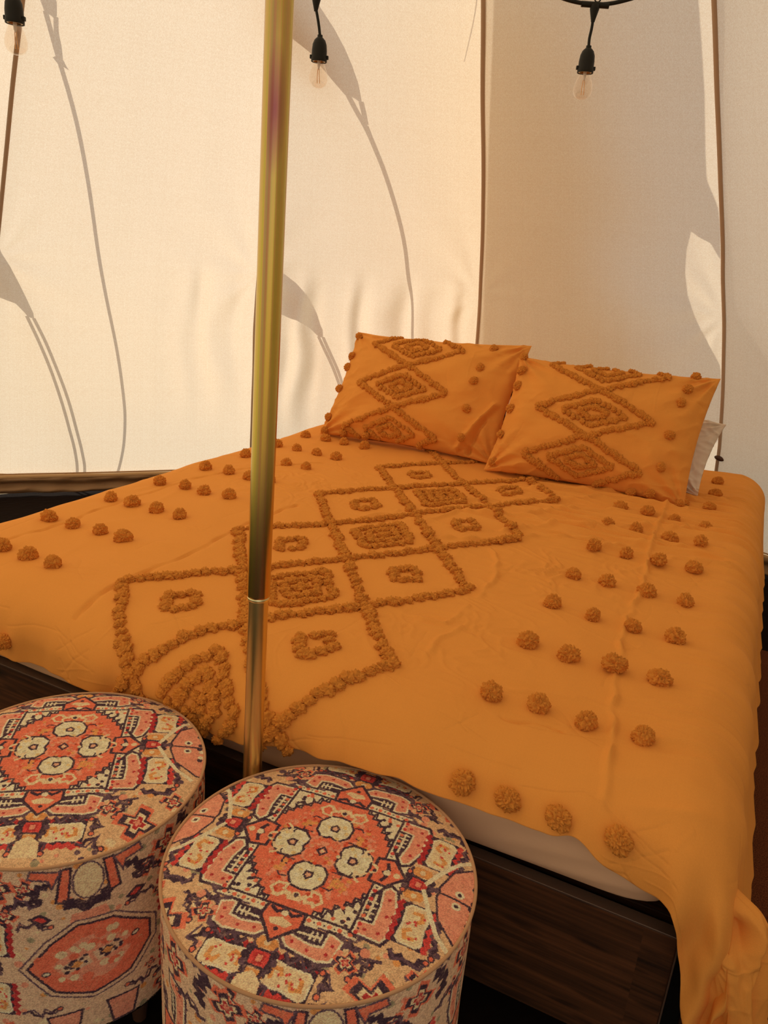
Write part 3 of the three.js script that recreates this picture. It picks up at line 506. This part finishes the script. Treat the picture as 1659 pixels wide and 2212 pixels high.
const jag = (x, pts, color, lw, step, amp, rr) => { const o = []; for (let i = 0; i < pts.length - 1; i++) { const [a, b] = [pts[i], pts[i + 1]], L = Math.hypot(b[0] - a[0], b[1] - a[1]), n = Math.max(1, Math.round(L / step)), nx = -(b[1] - a[1]) / L, ny = (b[0] - a[0]) / L; for (let k = 0; k < n; k++) { const t = k / n, m = ((k & 1) ? 1 : -1) * amp * (0.4 + rr()); o.push([lerp(a[0], b[0], t) + nx * m, lerp(a[1], b[1], t) + ny * m]); } } o.push(pts[pts.length - 1]); pline(x, o, color, lw); };
function motifs(x, rr) {
  const M4 = (fn) => { for (const sx of [1, -1]) for (const sy of [1, -1]) { x.save(); x.scale(sx, sy); fn(); x.restore(); } };
  const R = { };
  R.M4 = M4;
  R.hookSide = () => {                                  // bracket beside a side tab, comb inside
    const hs = [[.415, .50], [.58, .50], [.60, .46], [.60, .26], [.555, .13], [.515, .11], [.485, .15], [.505, .27], [.505, .40], [.415, .41]]; poly(x, hs, INK.cream, INK.navy, .052); jag(x, hs, INK.navy2, .03, .05, .03, rr); poly(x, [[.42, .40], [.50, .40], [.50, .27], [.47, .13], [.42, .20]], INK.navy);
    poly(x, [[.415, .50], [.58, .50], [.60, .46], [.60, .26], [.555, .13], [.515, .11], [.485, .15], [.505, .27], [.505, .40], [.415, .41]], INK.coral2, INK.cream, 0.014);
    poly(x, [[.425, .40], [.495, .40], [.495, .28], [.47, .17], [.425, .24]], INK.navy);
    for (const y of [.375, .335, .295, .255]) pline(x, [[.425, y], [.485, y]], INK.cream, 0.014); pline(x, [[.455, .39], [.455, .19]], INK.cream, 0.016);
    for (const p of [[.47, .455], [.55, .45], [.56, .32], [.54, .2]]) dot(x, ...p, .011, INK.deep);
  };
  R.hookEnd = () => {                                   // bracket beside an end tab
    const hs = [[.33, .575], [.39, .60], [.37, .73], [.30, .755], [.10, .735], [.055, .69], [.09, .655], [.22, .675], [.295, .665], [.30, .575]]; poly(x, hs, INK.cream, INK.navy, .052); jag(x, hs, INK.navy2, .03, .05, .03, rr);
    poly(x, [[.33, .575], [.39, .60], [.37, .73], [.30, .755], [.10, .735], [.055, .69], [.09, .655], [.22, .675], [.295, .665], [.30, .575]], INK.coral2, INK.cream, 0.014);
    poly(x, [[.13, .57], [.29, .57], [.285, .655], [.20, .655], [.11, .64]], INK.navy);
    for (const q of [.265, .235, .205]) pline(x, [[q, .585], [q, .645]], INK.cream, 0.013); pline(x, [[.12, .625], [.27, .615]], INK.cream, 0.015);
    for (const p of [[.345, .64], [.33, .70], [.22, .712], [.12, .695]]) dot(x, ...p, .011, INK.deep);
  };
  R.sPanel = (cx, cy, vert) => { x.save(); x.translate(cx, cy); if (!vert) x.rotate(Math.PI / 2);
    poly(x, [[-.10, -.15], [.10, -.15], [.10, .15], [-.10, .15]], INK.navy); jag(x, [[-.11, -.15], [-.11, .15]], INK.deep, .03, .03, .012, rr); jag(x, [[.11, -.15], [.11, .15]], INK.red, .035, .03, .012, rr);
    poly(x, [[-.075, -.11], [-.05, -.135], [.05, -.135], [.078, -.11], [.065, 0], [.078, .11], [.05, .135], [-.05, .135], [-.078, .11], [-.065, 0]], INK.peach, INK.cream, .014);
    for (const k of [1, -1]) pline(x, [[-.03 * k, -.085 * k], [.028 * k, -.095 * k], [.042 * k, -.05 * k], [.005 * k, -.025 * k]], INK.orange, .024); for (let i = 0; i < 9; i++) dot(x, (rr() - .5) * .1, (rr() - .5) * .2, .008, INK.red); x.restore(); };
  R.rosette = (cx, cy) => { x.save(); x.translate(cx, cy); for (let i = 0; i < 14; i++) { const a = i / 14 * tau; dot(x, Math.cos(a) * .085, Math.sin(a) * .105, .025, i % 3 ? INK.navy : INK.navy2); } for (const y of [-.10, .10]) { poly(x, [[-.05, y - .035], [.05, y - .035], [.07, y], [.05, y + .035], [-.05, y + .035], [-.07, y]], INK.orange); dot(x, 0, y, .02, INK.peach); }
    poly(x, [[-.055, -.05], [.055, -.05], [.065, 0], [.055, .05], [-.055, .05], [-.065, 0]], INK.red, INK.navy, .014); poly(x, [[-.022, -.025], [.022, -.025], [.022, .025], [-.022, .025]], INK.coral2, INK.deep, .01); x.restore(); };
  R.star = (cx, cy, s) => { x.save(); x.translate(cx, cy); x.scale(s, s); x.rotate(.3); for (const [k, col] of [[1, INK.coral], [.78, INK.navy], [.52, INK.peach], [.34, INK.deep], [.18, INK.coral2]]) poly(x, [[-.16, -.05], [-.05, -.05], [-.05, -.17], [.06, -.15], [.06, -.05], [.18, -.03], [.13, .08], [.05, .07], [.04, .17], [-.06, .15], [-.06, .06], [-.17, .06]].map(([a, b]) => [a * k, b * k]), col); x.restore(); };
  R.twig = (pts, lw = .03) => { lw *= 0.62; jag(x, pts, INK.navy, lw, .035, .016, rr); jag(x, pts, INK.navy2, lw * .6, .05, .03, rr); const e = pts[pts.length - 1]; dot(x, ...e, .022, INK.navy); dot(x, e[0], e[1], .014, INK.coral); };
  R.medallion = (cx, cy, w, h) => { x.save(); x.translate(cx, cy); const o = [[-w, 0], [-w * .62, -h * .62], [-w * .2, -h], [w * .35, -h * .92], [w, -h * .3], [w, h * .2], [w * .6, h * .8], [0, h], [-w * .6, h * .7]];
    poly(x, o.map(([a, b]) => [a * 1.13, b * 1.13]), INK.tan, INK.navy2, .012); poly(x, o, INK.coral, INK.navy, .018); poly(x, o.map(([a, b]) => [a * .62, b * .66]), INK.coral2); for (let i = 0; i < 40; i++) { const a = rr() * tau, q = .3 + rr() * .55; dot(x, Math.cos(a) * w * q, Math.sin(a) * h * q, .018 + rr() * .02, rr() < .5 ? INK.peach : INK.coral); }
    for (const k of [1, -1]) { x.save(); x.scale(k, k); x.rotate(-.25); poly(x, [[.01, -.045], [.17, -.045], [.2, -.02], [.2, .035], [.02, .06]], INK.tan); for (let i = 0; i < 16; i++) dot(x, .03 + rr() * .17, -.05 + rr() * .1, .014, INK.navy); poly(x, [[.06, 0], [.1, -.03], [.14, 0], [.1, .035]], INK.orange); x.restore(); x.beginPath(); x.ellipse(k * w * .72, -k * .06, .026, .018, -.3, 0, tau); x.fillStyle = INK.cream; x.fill(); x.strokeStyle = INK.navy; x.lineWidth = .01; x.stroke(); }
    x.restore(); };
  return R;
}
const TOPU = 2.5;                                       // the top print spans 2.5 radii
const topMap = carpet(2048, 2048, 2048 / TOPU, (x) => {
  const rr = rng(5); x.fillStyle = '#efbd8c'; x.fillRect(0, 0, TOPU, TOPU); x.translate(TOPU / 2, TOPU / 2);
  const R = motifs(x, rr);
  for (let i = 0; i < 700; i++) dot(x, (rr() - .5) * TOPU, (rr() - .5) * TOPU, .01 + rr() * .018, [INK.peach, INK.coral2, INK.sage, INK.orange, INK.navy2][(rr() * 5) | 0]);
  // cream ground behind the tabs
  poly(x, [[-.46, -.56], [.46, -.56], [.46, .56], [-.46, .56]], INK.cream, INK.navy2, .012);
  R.M4(() => { poly(x, [[.40, .02], [.60, .02], [.47, .27], [.40, .27]], INK.cream); poly(x, [[.02, .50], [.02, .78], [.22, .57], [.22, .50]], INK.cream); });
  R.M4(R.hookSide); R.M4(R.hookEnd);
  R.M4(() => { R.sPanel(.725, .31, true); R.sPanel(.19, .91, false); });
  for (const k of [1, -1]) { R.rosette(.66 * k, 0); R.rosette(0, .86 * k); }
  R.M4(() => { R.twig([[.04, .93], [.08, 1.0], [.10, 1.07]], .04); R.twig([[.42, .585], [.50, .60], [.58, .66]], .05); R.twig([[.45, .60], [.50, .66], [.47, .72]], .03); R.twig([[.64, .53], [.78, .56], [.86, .50]], .05); R.twig([[.38, .80], [.42, .86], [.38, .93]], .035); R.twig([[.12, .79], [.36, .80]], .045); R.twig([[.60, .12], [.58, .08]], .03); R.twig([[.86, .18], [.88, .46]], .04); R.twig([[.62, .60], [.50, .78]], .03); R.twig([[.30, 1.02], [.40, .98], [.46, 1.04]], .035); R.star(.45, .70, .45); R.star(.87, .62, .5); pline(x, [[.62, .06], [.70, .04]], INK.navy, .016); dot(x, .53, .60, .03, INK.coral2); dot(x, .40, .66, .02, INK.coral2);
    poly(x, [[.79, .04], [.84, .2], [1.0, .34], [1.18, .36], [1.18, 0], [.80, 0]], INK.coral2, INK.navy, .014); dot(x, .92, .05, .03, INK.cream); dot(x, .92, .05, .014, INK.navy); for (let i = 0; i < 9; i++) dot(x, 1.0 + rr() * .12, rr() * .2, .02, [INK.navy, INK.sage, INK.cream][i % 3]); R.star(.66, .83, .95); pline(x, [[.70, .02], [.76, .14], [.86, .30], [.98, .40]], INK.cream, .03); poly(x, [[0, .93], [.07, .98], [.09, 1.1], [0, 1.1]], INK.peach); });
  // inner field with stepped corners
  poly(x, [[-.40, -.50], [.40, -.50], [.40, .50], [-.40, .50]], INK.cream, INK.navy, .016);
  const q = [[.40, .22], [.375, .22], [.375, .27], [.34, .27], [.34, .32], [.30, .32], [.30, .37], [.25, .37], [.25, .42], [.20, .42], [.20, .46], [.15, .46], [.15, .50]];
  const ring = [...q, ...q.map(([a, b]) => [-a, b]).reverse(), ...q.map(([a, b]) => [-a, -b]), ...q.map(([a, b]) => [a, -b]).reverse()];
  poly(x, ring, INK.coral, INK.navy, .013);
  R.M4(() => { jag(x, q.map(([a, b]) => [a + .012, b + .012]), INK.navy, .014, .03, .012, rr); for (let i = 0; i < 7; i++) dot(x, .27 + rr() * .12, .36 + rr() * .13, .014, i % 2 ? INK.coral : INK.navy); });
  for (let i = 0; i < 520; i++) { const a = rr() * tau, d = Math.sqrt(rr()); dot(x, Math.cos(a) * .34 * d, Math.sin(a) * .44 * d, .005 + rr() * .013, rr() < .6 ? INK.coral2 : rr() < .7 ? '#e0553c' : INK.orange); }
  // dotted border
  R.M4(() => { for (let y = .03; y < .5; y += .065) { dot(x, .43, y + .01, .0145, (y * 100 | 0) % 2 ? INK.coral : INK.red); if ((y * 100 | 0) % 3 === 0) dot(x, .432, y + .045, .007, INK.navy); } for (let a = .15; a < .42; a += .065) { dot(x, a, .53, .0145, INK.coral); dot(x, a + .034, .532, .006, INK.navy); } });
  // tabs
  for (const k of [1, -1]) {
    x.save(); x.scale(1, k); poly(x, [[-.12, .50], [.12, .50], [.13, .60], [0, .745], [-.13, .60]], INK.coral, INK.navy, .02); poly(x, [[-.075, .60], [0, .57], [.075, .60], [.05, .635], [-.05, .635]], INK.peach); pline(x, [[-.10, .515], [-.05, .545], [0, .515], [.05, .545], [.10, .515]], INK.navy, .022); dot(x, 0, .54, .022, INK.cream); dot(x, 0, .66, .014, INK.navy);
    jag(x, [[-.14, .44], [-.05, .395], [0, .43], [.05, .395], [.14, .44]], INK.peach, .026, .04, .01, rr); dot(x, 0, .395, .03, INK.peach); dot(x, 0, .39, .016, INK.navy); x.restore();
    x.save(); x.scale(k, 1); poly(x, [[.36, -.10], [.47, -.115], [.575, 0], [.47, .115], [.36, .10]], INK.coral, INK.navy, .02); pline(x, [[.43, -.08], [.455, -.03], [.43, 0], [.455, .03], [.43, .08]], INK.navy, .024); dot(x, .45, 0, .024, INK.cream); dot(x, .515, 0, .022, INK.peach); dot(x, .345, 0, .045, INK.peach); dot(x, .345, 0, .026, INK.coral); dot(x, .37, .01, .014, INK.navy); x.restore();
  }
  // four flowers round a small lozenge
  for (const [cx, cy, a] of [[0, -.22, 0], [.215, 0, 1], [0, .22, 2], [-.215, 0, 3]]) { x.save(); x.translate(cx, cy); x.rotate(a * Math.PI / 2); x.scale(a % 2 ? 1.32 : 1.2, 1.2); poly(x, [[0, -.10], [.06, -.09], [.10, -.03], [.095, .04], [.055, .082], [.022, .08], [0, .066], [-.022, .08], [-.055, .082], [-.095, .04], [-.10, -.03], [-.06, -.09]], INK.straw, INK.navy, .013); for (let i = 0; i < 26; i++) { const t = rr() * tau, d = rr() * .085; dot(x, Math.cos(t) * d, Math.sin(t) * d, .012, rr() < .5 ? '#e6d6a6' : rr() < .5 ? '#fbebc6' : '#f4cf8c'); } poly(x, [[-.022, -.006], [0, -.026], [.022, -.006], [.018, .02], [-.018, .02]], '#f2b08a', INK.navy, .012); x.restore(); }
  poly(x, [[0, -.036], [.034, 0], [0, .036], [-.034, 0]], INK.coral2, INK.navy, .014); dot(x, 0, 0, .012, INK.peach);
  R.M4(() => { pline(x, [[.13, .14], [.20, .14], [.20, .19], [.16, .19]], INK.navy, .010); pline(x, [[.12, .28], [.17, .29], [.19, .265]], INK.navy, .010); pline(x, [[.04, .40], [.09, .37], [.08, .33], [.14, .34], [.17, .39], [.13, .43]], INK.peach, .018); pline(x, [[.33, .05], [.30, .09], [.26, .07], [.27, .12], [.31, .15]], INK.peach, .018); pline(x, [[.05, .12], [.10, .10], [.11, .05]], INK.coral2, .016); pline(x, [[.235, .13], [.25, .10], [.245, .085]], INK.navy, .009); for (let i = 0; i < 4; i++) dot(x, .17 + rr() * .05, .15 + rr() * .1, .018, INK.orange); });
}, 3);
const SIDE_W = Math.PI, SIDE_H = 1.56;                   // half the way round, in radii
const sideMap = carpet(2048, 1024, 2048 / SIDE_W, (x) => {
  const rr = rng(9); x.fillStyle = INK.tan; x.fillRect(0, 0, SIDE_W, SIDE_H); const R = motifs(x, rr);
  for (let i = 0; i < 320; i++) dot(x, rr() * SIDE_W, rr() * SIDE_H, .01 + rr() * .02, [INK.peach, INK.coral2, INK.sage, INK.orange, INK.sage][(rr() * 5) | 0]);
  const mx = SIDE_W / 2, my = .86;
  for (let i = 0; i < 46; i++) { const px = rr() * SIDE_W, py = rr() * SIDE_H; if (Math.hypot((px - mx) / .5, (py - my) / .45) < 1) continue; if (i % 3) R.star(px, py, .28 + rr() * .35); else R.twig([[px, py], [px + (rr() - .5) * .2, py + (rr() - .5) * .2], [px + (rr() - .5) * .3, py + .1]], .05); }
  for (const k of [1, -1]) { x.save(); x.translate(mx, 0); x.scale(k, 1);
    for (const y of [my - .26, my + .28]) R.sPanel(.60, y, true); R.rosette(.66, my); 
    x.save(); x.translate(1.50, my); x.scale(-1, 1); x.save(); R.hookSide(); x.scale(1, -1); R.hookSide(); x.restore(); poly(x, [[.30, -.10], [.47, -.115], [.575, 0], [.47, .115], [.30, .10]], INK.coral, INK.navy, .02); for (let i = 0; i < 8; i++) dot(x, .38 + rr() * .14, (rr() - .5) * .1, .018, i % 2 ? INK.navy : INK.peach); x.restore();
    R.twig([[.45, my - .36], [.36, my - .40], [.24, my - .36]], .03); R.twig([[.45, my + .40], [.34, my + .44], [.22, my + .40]], .03); R.twig([[.72, my - .45], [.86, my - .52], [.98, my - .48]], .04); R.twig([[.30, my - .55], [.42, my - .60], [.50, my - .52]], .045); R.twig([[.72, my + .48], [.9, my + .52]], .04);
    poly(x, [[.10, .04], [.16, .04], [.20, .30], [.13, .32]], INK.coral, INK.navy, .016); poly(x, [[.16, .05], [.34, .03], [.36, .09], [.24, .11], [.22, .18]], INK.coral, INK.navy2, .014); jag(x, [[.24, .14], [.34, .20], [.30, .30]], INK.navy, .04, .03, .016, rr); R.star(.56, .17, .75); R.star(1.02, .18, .85); jag(x, [[.70, .05], [.78, .18], [.74, .30]], INK.navy, .05, .03, .02, rr); jag(x, [[1.25, .04], [1.5, .06]], INK.navy, .06, .03, .02, rr); jag(x, [[.7, .02], [1.2, .02]], INK.navy2, .04, .04, .02, rr);
    poly(x, [[.08, my + .46], [.30, my + .48], [.26, my + .7], [.12, my + .7]], INK.coral2, INK.navy, .016); poly(x, [[.24, my - .42], [.30, my - .47], [.36, my - .44], [.29, my - .39]], INK.red, INK.navy, .02); R.star(.98, my + .55, .8); R.star(.52, my + .60, .6);
    x.restore(); }
  x.beginPath(); x.ellipse(mx, .17, .095, .145, 0, 0, tau); x.fillStyle = INK.peach; x.fill(); x.strokeStyle = INK.navy2; x.lineWidth = .012; x.stroke(); jag(x, [[mx - .14, .30], [mx - .06, .37], [mx + .06, .37], [mx + .14, .30]], INK.navy, .07, .04, .02, rr); poly(x, [[mx - .11, my - .44], [mx + .10, my - .44], [mx + .13, my - .36], [mx - .13, my - .34]], INK.coral2);
  R.medallion(mx, my, .40, .33);
}, 6);
const carpetBump = paint(256, 256, (u, v, i, j) => { const t = ((Math.floor(i / 8) + Math.floor(j / 8)) & 1 ? 150 : 96) + n2(i * 0.3, j * 0.3) * 40; return [t, t, t]; }, false);
const topBump = carpetBump.clone(); topBump.repeat.set(15, 15); const sideBump = carpetBump.clone(); sideBump.repeat.set(9, 4.5);
M.top = P({ map: topMap, bumpMap: topBump, bumpScale: 0.0008, roughness: 1, specularIntensity: 0.1, sheen: 0.2, sheenColor: new THREE.Color(0xe0a070), sheenRoughness: 0.7 });
M.side = P({ map: sideMap, bumpMap: sideBump, bumpScale: 0.0008, roughness: 1, specularIntensity: 0.1, sheen: 0.2, sheenColor: new THREE.Color(0xe0a070), sheenRoughness: 0.7 });
M.piping = P({ color: 0xe2ad7e, bumpMap: sideBump, bumpScale: 0.0005, roughness: 1, specularIntensity: 0.1 });
function stool(label, cx, cz, turn, ox, oz, facePx) {    // turn and offset of the print on the top; pixel row of the medallion on the side
  const R = 0.2362, TOPY = 0.476, BOT = 0.128, g = group('round_stool', cx, 0, cz); tag(g, label, 'stool');
  const d = rayOf(...facePx), ex = EYE.x - cx, ez = EYE.z - cz, A = d.x * d.x + d.z * d.z, B = ex * d.x + ez * d.z, C = ex * ex + ez * ez - R * R, t = (-B - Math.sqrt(Math.max(0, B * B - A * C))) / A, th0 = Math.atan2(ex + d.x * t, ez + d.z * t);
  part('top_cushion', gridGeo(120, 36, (u, v) => {
    const a = u * tau, q = 1 - v, r = R * 0.997 * q, y = TOPY + 0.013 * (1 - Math.pow(q, 5)) + 0.0015 * n2(Math.cos(a) * q * 2, Math.sin(a) * q * 2 + cx);
    return V(Math.sin(a) * r, y, Math.cos(a) * r);
  }, (u, v, p) => { const x = p.x / R - ox, z = p.z / R - oz, c = Math.cos(turn), s = Math.sin(turn); return [(x * c + z * s) / TOPU + 0.5, 1 - ((-x * s + z * c) / TOPU + 0.5)]; }), M.top, g);
  part('side_cover', gridGeo(160, 30, (u, v) => { const a = u * tau, y = lerp(BOT, TOPY - 0.001, v), r = R * (1 - 0.012 * Math.pow(Math.abs(2 * v - 1), 8)) + 0.0012 * n2(Math.cos(a) * 2 + cx, y * 6 + Math.sin(a) * 2) + 0.001; return V(Math.sin(a) * r, y, Math.cos(a) * r); },
    (u, v) => [(u - th0 / tau) * 2 + 0.5, v]), M.side, g);
  const weld = new THREE.TorusGeometry(R + 0.0008, 0.0026, 10, 160); weld.rotateX(Math.PI / 2); weld.translate(0, TOPY + 0.0005, 0); part('piping', weld, M.piping, g);
  const seamA = th0 + 2.2; part('side_seam', tube([0, 1, 2, 3].map((i) => V(Math.sin(seamA) * (R + 0.0015), lerp(BOT + 0.004, TOPY - 0.004, i / 3), Math.cos(seamA) * (R + 0.0015))), 0.0016, 6), M.piping, g);
  part('base_disc', lathe([[0, BOT - 0.012], [R - 0.008, BOT - 0.012], [R - 0.006, BOT - 0.008], [R - 0.006, BOT + 0.002], [0, BOT + 0.002]], 64), M.black, g);
  for (let i = 0; i < 4; i++) { const a = th0 + 0.55 + i * Math.PI / 2, l = lathe([[0, 0], [0.011, 0], [0.0125, 0.003], [0.021, BOT - 0.012], [0, BOT - 0.012]], 24); l.translate(Math.sin(a) * 0.165, 0, Math.cos(a) * 0.165); part('leg', l, M.leg, g); }
}
stool('front round stool in coral and navy carpet print, right of the tent pole foot', 0.435, 0.4035, rad(-6.6), -0.022, -0.045, [690, 2400]);
stool('carpet print round stool cut by the left picture edge, beside the bed', -0.062, 0.439, rad(-34.8), -0.144, -0.115, [200, 2058]);

// ------------------------------------------------------------------ string lights
{
  const lampAt = [[32, 49, 1.56, 'hanging filament bulb in a black socket over the left seam of the canvas'], [689, 132, 1.82, 'hanging filament bulb in a black socket just right of the tent pole'], [1264, 156, 1.79, 'hanging filament bulb in a black socket on the visible black cable, above the right pillow']];
  const tops = [];
  for (const [px, py, dist, label] of lampAt) {
    const p = onDepth(px, py, dist), g = group('hanging_bulb', p.x, p.y, p.z, 0.4); tag(g, label, 'light bulb', 'string light bulbs');
    // origin: bottom rim of the socket
    part('socket', lathe([[0.0165, -0.002], [0.0185, -0.002], [0.0188, 0.006], [0.0178, 0.0065], [0.0178, 0.022], [0.0165, 0.034], [0.013, 0.043], [0.008, 0.048], [0.0062, 0.049], [0.006, 0.054], [0, 0.054]], 40), M.plastic, g);
    for (const k of [1, -1]) { const n = new RoundedBoxGeometry(0.005, 0.008, 0.008, 2, 0.001); n.translate(k * 0.0195, 0.008, 0); part('socket_lug', n, M.plastic, g); }
    part('socket_insert', lathe([[0, 0.006], [0.0165, 0.006], [0.0165, -0.001], [0.0125, -0.0012], [0.0125, 0.002], [0, 0.002]], 32), M.brass, g);
    const b = part('bulb', lathe([[0.0122, 0.001], [0.0128, -0.006], [0.0158, -0.013], [0.0195, -0.022], [0.0218, -0.031], [0.0222, -0.038], [0.0208, -0.045], [0.0172, -0.0515], [0.011, -0.056], [0.004, -0.0578], [0, -0.058]], 48), M.glass, g); b.castShadow = false;
    mesh('stem', lathe([[0, 0.002], [0.004, 0.002], [0.003, -0.012], [0.0012, -0.018], [0, -0.018]], 16), M.stem, b);
    for (const k of [1, -1]) mesh('filament', tube([V(0.0015 * k, -0.016, 0), V(0.0025 * k, -0.031, 0.001 * k), V(0.003 * k + 0.001, -0.047, 0)], 0.0008, 6), M.filament, b);
    const lean = px < 200 ? 0 : px < 900 ? -0.012 : 0.0005, top = V(lean, 0.106, 0.003);
    part('drop_cord', tube([V(0, 0.05, 0), V(lean * 0.15 - 0.0012, 0.068, 0), V(lean * 0.6, 0.088, 0.002), top], 0.0033, 8, 30), M.plastic, g);
    const c = mergeGeometries([lathe([[0.0042, 0.118], [0.0048, 0.121], [0.0105, 0.143], [0.0105, 0.152], [0, 0.154]], 24)]); c.translate(lean, -0.017, 0.003);
    const bar = new THREE.CylinderGeometry(0.0062, 0.0062, 0.062, 20); bar.rotateZ(Math.PI / 2); bar.translate(lean, 0.135, 0.003);
    const ring = new THREE.TorusGeometry(0.0065, 0.0016, 8, 20); ring.translate(lean + 0.004, 0.147, 0.003);
    part('connector', mergeGeometries([c.toNonIndexed(), bar.toNonIndexed(), ring.toNonIndexed()]), M.plastic, g);
    const w = V(lean, 0.136, 0.003).applyAxisAngle(V(0, 1, 0), 0.4).add(p); tops.push(w);
  }
  const out = V(Math.cos(0.4), 0, -Math.sin(0.4)), pts = [];
  const sagTo = (a, b, up) => [a.clone().addScaledVector(out, 0.12).add(V(0, 0.022, 0)), a.clone().lerp(b, 0.5).add(V(0, up, 0)), b.clone().addScaledVector(out, -0.12).add(V(0, 0.022, 0))];
  pts.push(tops[0].clone().addScaledVector(out, -0.5).add(V(0, 0.3, 0.3)), tops[0].clone().addScaledVector(out, -0.1).add(V(0, 0.03, 0)), tops[0], ...sagTo(tops[0], tops[1], 0.16), tops[1], ...sagTo(tops[1], tops[2], 0.16), tops[2], tops[2].clone().addScaledVector(out, 0.12).add(V(0, 0.03, 0)), tops[2].clone().addScaledVector(out, 0.7).add(V(0, 0.22, 0.15)));
  const cable = mesh('string_light_cable', tube(pts, 0.0043, 10, 300), M.plastic); tag(cable, 'black string light cable sagging from connector to connector below the canvas roof', 'cable');
  const th = [[1031, -30, 0.06], [1030, 0, 0.05], [1024, 40, 0.035], [1012, 95, 0.02], [1003, 133, 0.006]].map(([x, y, o]) => onCanvas(x, y).addScaledVector(rayOf(x, y), -o));
  const lt = mesh('loose_thread', tube(th, 0.0021, 6, 30), M.thread); tag(lt, 'loose pale cord hanging against the canvas beside the middle seam', 'cord');
}
renderer.render(scene, camera);
